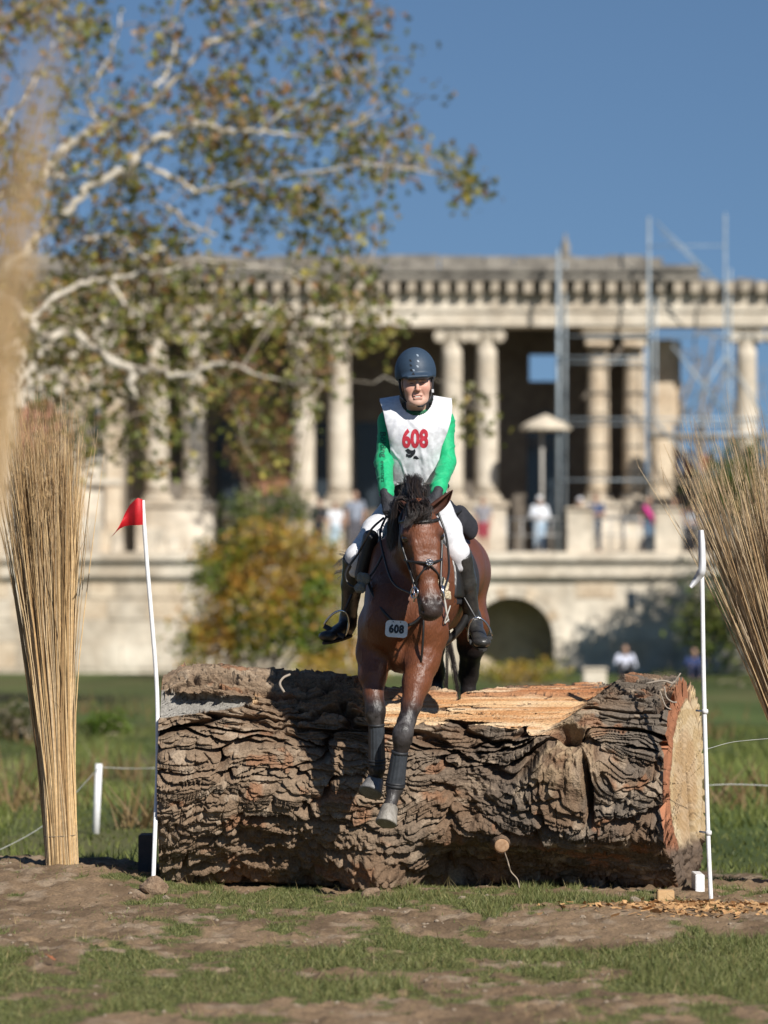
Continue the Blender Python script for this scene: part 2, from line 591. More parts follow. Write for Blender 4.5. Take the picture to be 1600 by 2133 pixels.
# ------------------------------------------------------------------ turf: one object, nobody could count the blades
def blades(name, label, x, y, h, w, colA, colB, lean=0.5, zoff=0.0, bend=False):
    n = len(x)
    z = ground_h(x, y) + zoff
    th = RNG.random(n) * 2 * math.pi
    dx, dy = np.cos(th), np.sin(th)
    la = RNG.random(n) * 2 * math.pi; ll = h * lean * RNG.random(n)
    r = np.stack([x, y, z - 0.004], 1)
    a = r + np.stack([dx * w / 2, dy * w / 2, 0 * x], 1)
    b = r - np.stack([dx * w / 2, dy * w / 2, 0 * x], 1)
    c = r + np.stack([np.cos(la) * ll, np.sin(la) * ll, h], 1)
    v = np.stack([a, b, c], 1).reshape(-1, 3)
    f = np.arange(n * 3).reshape(-1, 3)
    t = RNG.random(n)[:, None]
    col = colA * (1 - t) + colB * t
    col = np.repeat(col, 3, 0)
    o = link(name, mesh_np(name, v, f, col, smooth=False), mat('grass_blade', (0, 0, 0), 0.55, attr=True, nscale=3, var=0.2, transl=0.25, spec=0.3))
    return tag(o, label, 'grass', None, 'stuff')

n = 420000
bx = RNG.uniform(-2.5, 2.5, n); by = 14.2 + (23.6 - 14.2) * RNG.random(n) ** 0.8
keep = (np.abs(bx) < by * 0.108)
bm_ = grass_mask(bx, by) + 0.25 * (fbm(bx * 9, by * 6, 7.0, 2, 61) - 0.5)
keep &= RNG.random(n) < (0.03 + 0.97 * sstep(.34, .85, bm_)) * 0.9
bx, by, bm_ = bx[keep], by[keep], bm_[keep]
tall = fbm(bx * 2.2, by * 1.3, 3.0, 3, 71)
h = (0.008 + 0.032 * RNG.random(len(bx)) ** 1.6 * (0.5 + 1.2 * sstep(.4, .7, tall))) * (0.55 + 0.6 * bm_)
blades('turf_grass', 'short green grass growing in patches on the trodden earth', bx, by, h, 0.0045 + 0.003 * RNG.random(len(bx)),
       np.array([0.085, 0.115, 0.030]), np.array([0.235, 0.225, 0.085]), 1.4)
n = 2600
bx = RNG.uniform(-2.4, 2.4, n); by = RNG.uniform(14.5, 23, n)
k = grass_mask(bx, by) > 0.25
blades('dry_grass', 'scattered straw coloured dry grass stalks among the turf', bx[k], by[k], 0.03 + 0.06 * RNG.random(k.sum()), 0.004 + 0 * bx[k],
       np.array([0.34, 0.26, 0.12]), np.array([0.22, 0.18, 0.07]), 1.5)
# meadow behind the fence, seen out of focus
n = 60000
bx = RNG.uniform(-7, 7, n); by = RNG.uniform(24.0, 60, n)
k = (np.abs(bx) < by * 0.11) & (RNG.random(n) < sstep(.3, .75, grass_mask(bx, by)))
hm = fbm(bx[k] * 0.8, by[k] * 0.25, 1.0, 3, 83)
blades('meadow_grass', 'out of focus meadow grass stretching behind the log towards the palace', bx[k], by[k], (0.04 + 0.16 * RNG.random(k.sum()) * sstep(.4, .65, hm)), 0.012 + 0.012 * RNG.random(k.sum()),
       np.array([0.090, 0.120, 0.026])[None] * (.45 + 1.1 * hm[:, None]), np.array([0.175, 0.185, 0.05])[None] * (.35 + 1.3 * hm[:, None]), 1.0)

# rank weeds standing in clumps on the meadow
n = 17000
bx = RNG.uniform(-6, 6, n); by = 30.5 + 45 * RNG.random(n) ** 1.5
cl_ = fbm(bx * 1.1, by * .35, 4.0, 3, 91)
k = (np.abs(bx) < by * 0.11) & (RNG.random(n) < sstep(.56, .70, cl_))
hw = fbm(bx[k] * .6, by[k] * .3, 8.0, 2, 93)[:, None]
blades('meadow_weeds', 'rank olive and brown weeds in clumps on the out of focus meadow', bx[k], by[k], (.10 + .30 * RNG.random(k.sum())) * (.5 + cl_[k]), .02 + .025 * RNG.random(k.sum()),
       np.array([.080, .105, .025]) * (1 - sstep(.45, .6, hw)) + np.array([.16, .105, .045]) * sstep(.45, .6, hw), np.array([.15, .15, .045]) * (1 - sstep(.45, .6, hw)) + np.array([.22, .15, .065]) * sstep(.45, .6, hw), 1.1)

# ------------------------------------------------------------------ gravel, wood chips and single stones
def rock_mesh(name, r, seed, flat=0.7, sub=2):
    bm = bmesh.new()
    bmesh.ops.create_icosphere(bm, subdivisions=sub, radius=1)
    P = np.array([v.co[:] for v in bm.verts])
    d = 1 + 0.9 * (fbm(P[:, 0] * 1.3 + seed, P[:, 1] * 1.3, P[:, 2] * 1.3, 3, seed) - 0.5)
    for v, q in zip(bm.verts, P * d[:, None]):
        v.co = Vector((q[0] * r, q[1] * r * 0.9, q[2] * r * flat))
    me = bpy.data.meshes.new(name); bm.to_mesh(me); bm.free()
    return me

stone_m = mat('field_stone', (0.30, 0.24, 0.18), 0.9, (0.20, 0.15, 0.10), 20, 0.2, 0.5, 90)
clay_m = mat('earth_clod', (0.26, 0.18, 0.115), 0.95, (0.18, 0.115, 0.07), 25, 0.25, 0.8, 110)
for i, (px, py, Y, r, lab, m) in enumerate([
        (322, 1822, 21.0, 0.075, 'biggest crumbly earth clod at the left foot of the log', clay_m),
        (292, 1838, 20.6, 0.035, 'small earth clod left of the big clod at the log', clay_m),
        (346, 1848, 20.7, 0.022, 'pale pebble in the turf below the left end of the log', stone_m),
        (1324, 1883, 20.7, 0.034, 'pinkish grey stone in the turf left of the square wooden peg', stone_m),
        (772, 1848, 20.85, 0.055, 'orange brown lump of earth under the root burl of the log', clay_m),
        (962, 1868, 20.8, 0.022, 'small grey stone in the turf below the middle of the log', stone_m),
        (1215, 1928, 19.6, 0.016, 'pale pebble on the bare earth patch right of centre', stone_m)]):
    p = W(px, py, Y); p.z = float(ground_h(p.x, p.y)) + r * 0.35
    o = link('stone', rock_mesh('stone', r, 3 + i, 0.75, 3), m, None, p)
    tag(o, lab, 'stone')
n = 900
px_ = RNG.uniform(-2.4, 2.4, n); py_ = RNG.uniform(14.4, 23, n)
k = (grass_mask(px_, py_) < 0.5) & (np.abs(px_) < py_ * 0.106)
px_, py_ = px_[k], py_[k]
rv, rf = [], []
ico = rock_mesh('pebble_seed', 1.0, 4, 0.7, 1)
iv = np.array([v.co[:] for v in ico.vertices]); itf = np.array([p.vertices[:] for p in ico.polygons])
bpy.data.meshes.remove(ico)
pr = 0.004 + 0.011 * RNG.random(len(px_)) ** 3
gv = (iv[None] * pr[:, None, None] + np.stack([px_, py_, ground_h(px_, py_) + pr * 0.2], 1)[:, None]).reshape(-1, 3)
gf2 = (itf[None] + (np.arange(len(px_)) * len(iv))[:, None, None]).reshape(-1, 3)
o = link('gravel', mesh_np('gravel', gv, gf2, smooth=False), stone_m)
tag(o, 'tiny pebbles and crumbs of earth strewn over the bare ground', 'gravel', None, 'stuff')
n = 900
cx_ = RNG.normal(1.72, 0.30, n); cy_ = RNG.normal(20.25, 0.28, n)
L_ = 0.008 + 0.02 * RNG.random(n); th = RNG.random(n) * 6.28
c = np.stack([cx_, cy_, ground_h(cx_, cy_) + 0.008], 1)
d1 = np.stack([np.cos(th) * L_, np.sin(th) * L_, RNG.normal(0, .25, n) * L_], 1); d2 = np.stack([-np.sin(th) * L_ * .35, np.cos(th) * L_ * .35, RNG.normal(0, .2, n) * L_], 1)
cv = np.stack([c - d1 - d2, c + d1 - d2, c + d1 + d2, c - d1 + d2], 1).reshape(-1, 3)
o = link('wood_chips', mesh_np('wood_chips', cv, np.arange(n * 4).reshape(-1, 4), smooth=False), mat('wood_chip', (0.50, 0.31, 0.14), 0.9, (0.36, 0.18, 0.07), 40))
tag(o, 'orange wood chips and sawdust scattered by the right end of the log', 'wood chips', None, 'stuff')
# ------------------------------------------------------------------ the fallen trunk
LY = 22.06
def build_log():
    root = empty('log_jump', (0.25, LY, 0.0), 'massive fallen tree trunk with deeply furrowed bark, laid across as a jump', 'log')
    NU, NA = 900, 720
    # finer towards the camera (angle 0 = facing the lens, pi/2 = up)
    t = np.linspace(0, 1, NA, endpoint=False)
    a = 2 * np.pi * t + 0.42 * np.sin(2 * np.pi * t - 0.25) * -1.0
    a = a + 0.25
    u = np.linspace(0, 1, NU)
    U, A = np.meshgrid(u, a, indexing='ij')
    xl = -1.262
    X0 = xl + U * (1.566 - xl)                      # position along the front line
    zc = 0.600 - 0.075 * U + 0.02 * np.sin(U * 9)
    R0 = 0.555 + 0.02 * np.sin(U * 7 + 1) + 0.012 * np.sin(A * 3 + U * 5)
    R0 = R0 + 0.035 * np.exp(-((U - 0.0) / 0.12) ** 2) + 0.03 * np.exp(-((U - 1.0) / 0.18) ** 2)
    # lobes of the trunk
    R0 = R0 + 0.05 * (fbm(U * 4, np.cos(A) * 1.2, np.sin(A) * 1.2, 3, 101) - 0.5) * 1.6
    cy, sz = -np.cos(A), np.sin(A)
    def g(cx, cz, rx, rz):
        zz = zc + R0 * sz
        fr = np.clip(np.cos(A) * 2.0, 0, 1)
        return np.exp(-(((X0 - cx) / rx) ** 2 + ((zz - cz) / rz) ** 2)) * fr
    burl = g(1.02, 0.80, 0.20, 0.16)
    hole = g(1.04, 0.83, 0.065, 0.040)
    rootb = g(-0.075, 0.14, 0.18, 0.22)
    lowl = g(-0.62, 0.22, 0.42, 0.24)
    midr = g(0.45, 0.55, 0.25, 0.36)
    rough = np.clip(lowl * 1.1 + midr * 0.85 + burl * 0.9 + rootb * 1.2 + g(-0.55, 0.95, 0.2, 0.22) * 0.7, 0, 1)
    # furrows follow the grain and bend round the burls
    yy, zz = cy * R0, sz * R0
    wv = fbm(X0 * 1.6, yy * 1.8, zz * 1.8, 3, 111) - 0.5
    w2 = fbm(X0 * 5.0, yy * 5, zz * 5, 2, 112) - 0.5
    swirl = 0.10 * burl * np.sign(zz + zc - 0.83) + 0.16 * (X0 - 0.55) * g(0.9, 0.45, 0.6, 0.3) + 0.12 * lowl * (X0 + 0.6)
    q = zz + 0.11 * wv + 0.03 * w2 + swirl
    p = yy + 0.09 * wv
    n1 = fbm(X0 * 1.7, p * 10.5, q * 10.5, 2, 121, 0.40)
    n2 = fbm(X0 * 5.5, p * 23, q * 23, 2, 131)
    n3 = fbm(X0 * 30, p * 34, q * 34, 3, 141)
    fur = np.abs(n1 - 0.5)
    plate = sstep(0.006, 0.060, fur)
    saw_ = sstep(0.0, 0.10, np.abs(n2 - 0.5))
    crack = sstep(0.0, 0.05, np.abs(fbm(X0 * 13, p * 9, q * 9, 2, 151) - 0.5))
    fib = fbm(X0 * 7, p * 62, q * 62, 2, 143)
    h_plate = 0.082 * plate + 0.024 * saw_ * plate + 0.010 * crack * plate + 0.010 * (n3 - 0.5) + 0.018 * (fib - .5)
    step = fbm(X0 * 3.0, p * 14, q * 14, 1, 161)
    h_plate = h_plate + 0.032 * (np.mod(step * 7, 1.0)) * plate
    fur0 = np.abs(fbm(X0 * 1.25, p * 5.2, q * 5.2, 2, 167, .4) - .5)
    big = sstep(0.004, 0.040, fur0)
    h_plate = h_plate * (.35 + .65 * big) + 0.045 * big - 0.04
    plate = plate * big
    l1 = fbm(X0 * 15, yy * 17, zz * 17, 3, 171); l2 = fbm(X0 * 42, yy * 42, zz * 42, 2, 181)
    h_lump = 0.055 * sstep(.3, .72, l1) + 0.022 * (l2 - .5) * 2 * 0.7 + 0.012 * (n3 - .5)
    H = h_plate * (1 - rough) + h_lump * rough
    H = H + 0.17 * burl + 0.20 * burl * (1 - burl) - 0.22 * hole + 0.22 * rootb + 0.02 * lowl
    R = R0 + H - 0.05
    sh = 0.8 * (h_plate - 0.05) * (1 - rough) / R0 * np.clip(np.cos(A), 0, 1)
    A2 = A - sh
    Aw = ((A2 + np.pi) % (2 * np.pi)) - np.pi
    und = sstep(-0.30, -0.85, Aw) * sstep(-1.55, -1.05, Aw) * sstep(-0.1, 0.35, X0)
    R = R - 0.19 * und * (1 - rootb)
    yv = -np.cos(A2) * R; zv = np.sin(A2) * R
    # flatten where it rests
    zv = np.where(zv < -0.555, -0.555 - 0.25 * (-0.555 - zv), zv)
    zw = zc + zv
    # --- sawn faces: pale chamfer along the top, grey notch at the left end
    zw = zw - np.where(zw > .9, .07 * np.exp(-(U / .025) ** 2) * sstep(.9, 1.15, zw), 0)
    cut = np.zeros_like(U)
    edge = 0.014 * (fbm(X0 * 14, U * 0, 0.5, 3, 191) - 0.5)
    # chamfer plane through (y=-0.50, z=0.925) and (y=0.16, z=1.135)
    n_y, n_z = -0.30, 0.954
    off = n_y * (yv + 0.50) + n_z * (zw - 0.930)
    lim = sstep(-0.22, 0.06, X0) * (1 - sstep(0.0, 0.30, (X0 - 0.80) + 0.9 * (1.02 - zw)))
    lim2 = (lim > 0.02)
    m1 = (off + edge > 0) & lim2
    dd = np.where(m1, off * np.clip(lim * 1.6, 0, 1), 0)
    yv = yv - n_y * dd; zw = zw - n_z * dd
    zw = zw + np.where(m1, 0.010 * (fbm(X0 * 2.0, yv * 26, 0.3, 3, 201) - 0.5), 0)
    cut = np.where(m1, np.clip(lim * 1.6, 0, 1), cut)
    # back half of the same cut, nearly level
    # grey notch: a steep face at the left end, top flap of bark above it
    zone = (X0 < -0.70 + 0.1 * w2 * 4) & (zw > 0.985 + 0.14 * (X0 + 1.26) + edge) & (zw < 1.135 - 0.06 * (X0 + 1.26) + edge * 1.5) & (np.cos(A) > -0.05)
    yp = -0.30 + 0.30 * (X0 + 1.26) * -0.25
    m2 = zone & (yv < yp + 0.2)
    fl = 1 - sstep(0.42, 0.60, X0 + 1.262)
    tgt = -0.425 + 0.98 * (zw - 0.985)
    yv = np.where(m2, yv * (1 - fl) + (tgt + 0.004 * n3) * fl, yv)
    cut = np.where(m2, 2.0 * fl, cut)
    # thin the bark over the left top flap
    top = (X0 < -0.5) & (zw >= 1.13)
    # --- ends: left square, right sawn on the slant so the face turns to the lens
    ysh = yv
    slant = 0.262 * (ysh + 0.62)
    # ragged bark edge at the sawn right end
    rag = 0.0 * U
    X = X0 + U * slant
    X = X - sstep(0.97, 1.0, U) * 0.05 * np.clip(1 - plate, 0, 1)
    P = np.stack([X, LY + yv, zw], -1)
    # --- colours of the bark itself
    tan_ = np.array([0.255, 0.182, 0.120]); grey = np.array([0.128, 0.104, 0.082]); brn = np.array([0.170, 0.105, 0.062]); red = np.array([0.26, 0.12, 0.06]); pale = np.array([0.37, 0.29, 0.21])
    lf = (1 - sstep(-0.3, 0.5, X0 + 0.5 * wv))[..., None]
    nn = fbm(X0 * 3, yy * 6, zz * 6, 3, 211)[..., None]; n4 = fbm(X0 * 12, p * 22, q * 22, 2, 221)[..., None]
    c = grey * (1 - lf * .8) + tan_ * lf * .8
    c = c + (brn - c) * (0.75 * sstep(.42, .62, nn) * (1 - .5 * lf))
    c = c + (pale - c) * 0.6 * sstep(.58, .75, n4)
    c = c + (red - c) * 0.65 * sstep(.62, .72, fbm(X0 * 7, p * 12, q * 12, 3, 231))[..., None]
    c = c + (brn * 0.9 - c) * (0.5 * rough[..., None])
    c = c + (np.array([0.36, 0.265, 0.165]) - c) * (0.85 * (burl * sstep(.4, .6, l1))[..., None])
    inner = np.array([0.12, 0.062, 0.035])
    c = c + (inner - c) * (0.7 * (1 - plate) * (1 - rough))[..., None]
    w = fbm(X0 * 1.3, yv * 30, 0.7, 4, 241)[..., None]
    wood = np.array([0.66, 0.43, 0.23]) * (1 - sstep(.42, .6, w)) + np.array([0.52, 0.26, 0.11]) * sstep(.42, .6, w)
    wood = wood + (np.array([0.34, 0.13, 0.055]) - wood) * (sstep(.0, .12, yv + 0.06) * .75)[..., None]
    wood = wood + (np.array([.75, .58, .38]) - wood) * (sstep(.5, .68, fbm(X0 * 2.5, yv * 16, 3.3, 3, 251)) * .7)[..., None]
    c1 = np.clip(cut, 0, 1)[..., None] * (cut < 1.01)[..., None]
    c = c + (wood - c) * c1
    gw = np.array([0.25, 0.235, 0.21]) * (0.75 + 0.5 * fbm(X0 * 16, zw * 5, 0.2, 3, 261)[..., None])
    c2 = (np.clip(cut - 1.0, 0, 1))[..., None]
    c = c + (gw - c) * c2
    idx = np.arange(NU * NA).reshape(NU, NA)
    i2 = np.roll(idx, -1, 1)
    f = np.stack([idx[:-1], i2[:-1], i2[1:], idx[1:]], -1).reshape(-1, 4)
    me = mesh_np('bark', P.reshape(-1, 3), f, c.reshape(-1, 3))
    bark = link('bark', me, mat('bark', (0, 0, 0), 0.92, attr=True, nscale=14, var=0.32, bump=0.8, bscale=95, spec=0.2, bdist=0.012), root)
    tag(bark, 'thick furrowed grey brown bark with a planed pale strip along the top')
    # --- sawn ends: rings shrinking from the bark rim
    def endcap(i, name, sgn):
        rim = P[i]
        cy_, cz_ = rim[:, 1].mean(), rim[:, 2].mean()
        NR = 90
        rr = np.linspace(1, 0.0, NR) ** 0.9
        Y = cy_ + (rim[:, 1] - cy_)[None] * rr[:, None]
        Zz = cz_ + (rim[:, 2] - cz_)[None] * rr[:, None]
        # inside the bark the outline gets rounder
        Rm = np.hypot(rim[:, 1] - cy_, rim[:, 2] - cz_)
        Rs = np.convolve(np.concatenate([Rm[-40:], Rm, Rm[:40]]), np.ones(61) / 61, 'same')[40:-40]
        k = (rr[:, None] * (1 - sstep(.86, 1.0, rr))[:, None] * (Rs * 0.985)[None] + rr[:, None] * sstep(.86, 1.0, rr)[:, None] * Rm[None])
        an = np.arctan2(rim[:, 2] - cz_, rim[:, 1] - cy_)
        Y = cy_ + np.cos(an)[None] * k; Zz = cz_ + np.sin(an)[None] * k
        yl = Y - LY
        if sgn > 0:
            Xc = 1.566 + 0.262 * (yl + 0.62)
            th_ = np.linspace(0, 1, NA)[None]
            saw = 0.0015 * np.sin((Zz * 1.0 + 0.35 * yl) * 190 + 6 * vnoise(Zz * 20, yl * 9, 0)) * (rr[:, None] < .86)
            bulge = 0.03 * (1 - sstep(.80, .9, rr))[:, None]
            slot = np.exp(-(((yl - 0.10 + 0.55 * (Zz - 0.50)) / (0.008 + 0.13 * np.clip(0.72 - Zz, 0.0, 0.40))) ** 4)) * sstep(0.72, 0.66, Zz) * sstep(0.2, 0.28, Zz)
            Xc = Xc + saw + bulge * 0.3 - 0.30 * slot
            Xc[0] = rim[:, 0]
        else:
            Xc = np.full_like(Y, -1.262) + 0.01 * (fbm(Y * 9, Zz * 9, 0, 3, 9) - .5)
            slot = 0 * Y
            Xc[0] = rim[:, 0]
        Q = np.stack([Xc, Y, Zz], -1)
        rb = rr[:, None] + 0.02 * np.sin(an * 9)[None] + 0.02 * (fbm(np.cos(an) * 5, np.sin(an) * 5, 0, 3, 5) - .5)[None]
        sap = np.array([0.62, 0.48, 0.30]); sap2 = np.array([0.54, 0.39, 0.21]); heart = np.array([0.40, 0.22, 0.10]); bk = np.array([0.335, 0.135, 0.065])
        nz = fbm(Y * 6, Zz * 22, 1.0, 4, 271)[..., None]
        cc = sap + (sap2 - sap) * sstep(.4, .6, nz)
        gro = np.sin((Zz + 0.35 * yl) * 190 + 6 * vnoise(Zz * 20, yl * 9, 0))
        cc = cc + (np.array([.30, .19, .09]) - cc) * (0.40 * sstep(.72, .95, gro) * sstep(.45, .6, vnoise(Zz * 14, Y * 8, 2)))[..., None]
        hr = sstep(.62, .5, rb)[..., None]
        cc = cc + (heart - cc) * hr * 0.4
        thr = .74 + .13 * sstep(-.35, .1, yl)
        br = (sstep(0, .013, rb - thr) * (1 - sstep(.05, .25, yl)))[..., None]
        cam_ = (sstep(-.022, -.01, rb - thr) * (1 - sstep(.002, .012, rb - thr)))[..., None]
        cc = cc + (bk * (0.85 + .3 * nz) - cc) * br
        cc = cc + (np.array([.20, .10, .04]) - cc) * cam_ * .7
        cc = cc + (np.array([.05, .02, .012]) - cc) * np.clip(slot * 1.3, 0, 1)[..., None] * 0.8
        lowe = sstep(0.30, 0.22, Zz + 0.05 * (fbm(Y * 12, Zz * 12, 3, 2, 7) - .5))[..., None] if sgn > 0 else 0.0
        cc = cc + (np.array([.11, .075, .05]) * (0.6 + .8 * nz) - cc) * lowe
        if sgn > 0:
            Q[..., 0] += (0.09 * (fbm(Y * 17, Zz * 17, 2, 3, 6) - .5)) * lowe[..., 0] * (rr[:, None] < .97)
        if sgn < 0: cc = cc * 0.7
        id2 = np.arange(NR * NA).reshape(NR, NA); r2 = np.roll(id2, -1, 1)
        ff = np.stack([id2[:-1], r2[:-1], r2[1:], id2[1:]], -1).reshape(-1, 4)
        if sgn < 0: ff = ff[:, ::-1]
        o = link(name, mesh_np(name, Q.reshape(-1, 3), ff, cc.reshape(-1, 3)), mat('sawn_wood', (0, 0, 0), 0.8, attr=True, nscale=20, var=0.15, bump=0.35, bscale=120), root)
        return o
    tag(endcap(NU - 1, 'sawn_end', 1), 'freshly sawn pale end with a rust brown rim of bark and a dark split')
    tag(endcap(0, 'sawn_end', -1), 'weathered sawn end facing away')
    # --- branch stub with its sawn disc
    bvh = BVHTree.FromPolygons([tuple(v) for v in P[::4, ::4].reshape(-1, 3)],
                               [tuple(q) for q in np.stack([(lambda k: [k[:-1], np.roll(k, -1, 1)[:-1], np.roll(k, -1, 1)[1:], k[1:]])(np.arange(P[::4, ::4].shape[0] * P[::4, ::4].shape[1]).reshape(P[::4, ::4].shape[:2]))][0], -1).reshape(-1, 4).tolist()])
    def front(px, py):
        o = V(0, 0, EYE); d = (W(px, py, 20) - o).normalized()
        h = bvh.ray_cast(o, d)
        return h[0] if h[0] is not None else W(px, py, 21.25)
    c0 = front(1043, 1752)
    dr = V(0.05, -0.93, -0.25).normalized()
    b = MB(); b.tube([c0 - dr * 0.08, c0 - dr * 0.02, c0 + dr * 0.05, c0 + dr * 0.085], [0.085, 0.062, 0.048, 0.044], 18, cap=False)
    st = b.build('branch_stub', mat('bark_stub', (0.2, 0.13, 0.08), 0.9, (0.13, 0.085, 0.055), 30, 0.3, 0.9, 120), root, smooth=True)
    b = MB(); M = V(0, 0, 1).rotation_difference(dr).to_matrix().to_4x4()
    b.lathe([(0.002, 0), (0.02, 0.001), (0.036, 0.0), (0.0445, -0.004)], c0 + dr * 0.084, 20, M)
    b.build('sawn_face', mat('stub_face', (0.46, 0.29, 0.17), 0.85, (0.34, 0.19, 0.1), 60), st, smooth=True)
    # thin root hanging below it
    part_tube('hanging_root', smoothpath([front(1050, 1772) + V(0, -0.01, 0), W(1058, 1795, 21.12), W(1064, 1815, 21.1), W(1078, 1832, 21.1), W(1082, 1850, 21.1)]), 0.004, mat('root_fibre', (0.33, 0.26, 0.19), 0.9), root, 5)
    for pts, r in [([(1395, 1432), (1405, 1418), (1402, 1425), (1418, 1402)], .004), ([(1384, 1430), (1388, 1452), (1400, 1462), (1410, 1463)], .005), ([(1375, 1440), (1386, 1470), (1398, 1478)], .004), ([(1345, 1424), (1380, 1418), (1402, 1424)], .006)]:
        pp = [W(x, y, 21.55) for x, y in pts]
        part_tube('bark_splinter', smoothpath(pp, 4), r, mat('splinter', (0.3, 0.25, 0.2), 0.9), root, 5)
    # bark curl where the left shadow starts
    part_tube('bark_splinter', smoothpath([W(592, 1442, 21.28), W(583, 1425, 21.3), W(590, 1412, 21.32), W(604, 1405, 21.36)], 5), 0.007, MATS['splinter'], root, 6)
    return front
log_front = build_log()
# ------------------------------------------------------------------ the ruined palace far behind
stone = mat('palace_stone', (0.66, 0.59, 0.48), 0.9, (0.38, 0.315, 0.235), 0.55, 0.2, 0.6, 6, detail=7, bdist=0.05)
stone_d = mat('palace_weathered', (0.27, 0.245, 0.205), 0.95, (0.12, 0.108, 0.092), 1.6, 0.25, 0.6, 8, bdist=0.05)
stone_o = mat('palace_ochre', (0.60, 0.50, 0.37), 0.92, (0.44, 0.34, 0.235), 1.4, 0.2, 0.6, 7, bdist=0.05)
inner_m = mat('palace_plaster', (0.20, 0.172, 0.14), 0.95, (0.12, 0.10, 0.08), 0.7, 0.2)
brick_m = mat('palace_brick', (0.40, 0.20, 0.125), 0.95, (0.28, 0.13, 0.08), 2.5, 0.3)
glass_m = mat('window_glass', (0.035, 0.045, 0.055), 0.12)
BY = 124.0
PY = 119.0
pal = empty('palace_ruin', (0, BY, 0), 'ruined cream stone palace with a colonnade of paired columns on an arched podium', 'palace')

def bz(py, Y=BY): return EYE + (HORIZON - py) / FPX * Y
def bx_(px, Y=BY): return (px - 800) / FPX * Y

def slab(name, px0, px1, py0, py1, Y0, Y1, m=stone, parent=pal, Yref=None, jit=0.0, bevel=0.0):
    Yr = Yref or Y0
    b = MB(); b.box((bx_(px0, Yr), Y0, bz(py1, Yr)), (bx_(px1, Yr), Y1, bz(py0, Yr)), jit=jit)
    return b.build(name, m, parent, bevel=bevel)

# podium wall with the round arch: outline prism with a hole made from strips
FLOOR = bz(1150, PY)
def podium():
    b = MB()
    ax, aw = bx_(1065, PY), 90 / FPX * PY
    az = bz(1332, PY)
    top, bot = bz(1165, PY), -0.6
    x0, x1 = bx_(-420, PY), bx_(1640, PY)
    d = 1.1
    b.box((x0, PY, bot), (ax - aw, PY + d, top))
    b.box((ax + aw, PY, bot), (x1, PY + d, top))
    N = 22
    for i in range(N):
        t0, t1 = math.pi * i / N, math.pi * (i + 1) / N
        xa, xb = ax - aw * math.cos(t0), ax - aw * math.cos(t1)
        za, zb = az + aw * math.sin(t0), az + aw * math.sin(t1)
        vs = [V(xa, PY, za), V(xb, PY, zb), V(xb, PY, top), V(xa, PY, top)]
        vs += [p + V(0, d, 0) for p in vs]
        b.add(vs, [(0, 1, 2, 3), (7, 6, 5, 4), (0, 4, 5, 1), (2, 6, 7, 3)])
    b.build('podium_wall', stone, pal)
    # voussoirs, each its own stone
    for i in range(15):
        t0, t1 = math.pi * i / 15 + 0.008, math.pi * (i + 1) / 15 - 0.008
        r0, r1 = aw - 0.02, aw + 0.30 + 0.04 * (i % 2)
        vs = []
        for y in (PY - 0.05, PY + 0.4):
            for r, t in ((r0, t0), (r0, t1), (r1, t1), (r1, t0)):
                vs.append(V(ax - r * math.cos(t), y, az + r * math.sin(t)))
        v = MB(); v.add(vs, [(0, 1, 2, 3), (7, 6, 5, 4), (0, 4, 5, 1), (1, 5, 6, 2), (2, 6, 7, 3), (3, 7, 4, 0)])
        v.build('voussoir', stone if i % 3 else stone_o, pal)
    # vault behind the arch
    bk = MB(); bk.box((ax - aw - 1, PY + d + 1.0, bot), (ax + aw + 1, PY + d + 1.3, top)); bk.build('vault_wall', stone_o, pal)
    fl = MB(); fl.box((x0, PY - 0.1, bz(1165, PY) + 0.003), (x1, BY + 8, FLOOR)); fl.build('terrace_floor', stone, pal)
    cn = MB(); cn.box((x0, PY - 0.45, bz(1168, PY)), (x1, PY - 0.1, FLOOR - 0.06)); cn.box((x0, PY - 0.25, bz(1202, PY)), (x1, PY - 0.003, bz(1171, PY)))
    cn.build('podium_cornice', stone, pal)
    # niche, its shade put in as a flat dark panel
    nb = MB(); nb.box((bx_(1305, PY), PY - 0.012, bz(1268, PY)), (bx_(1326, PY), PY + 0.05, bz(1232, PY)))
    nb.build("niche", glass_m, pal)
    # ashlar courses: blocks proud of the wall where the stones can be told apart
    random.seed(3)
    for row, (ya, yb) in enumerate([(1206, 1246), (1249, 1290), (1293, 1336), (1339, 1392)]):
        px = -60 + random.uniform(0, 40)
        while px < 1560:
            w = random.uniform(48, 92)
            c = px + w / 2
            inarch = math.hypot(c - 1065, min(0, (ya + yb) / 2 - 1332)) < 150 and True
            if not inarch and not (1270 < c < 1350 and row in (0, 1)):
                dp = random.uniform(0.012, 0.05)
                s = MB(); s.box((bx_(px, PY), PY - dp, bz(yb, PY)), (bx_(px + w - 2.2, PY), PY + 0.02, bz(ya, PY)))
                s.build('stone_block', random.choice([stone, stone, stone, stone_o]), pal)
            px += w
podium()

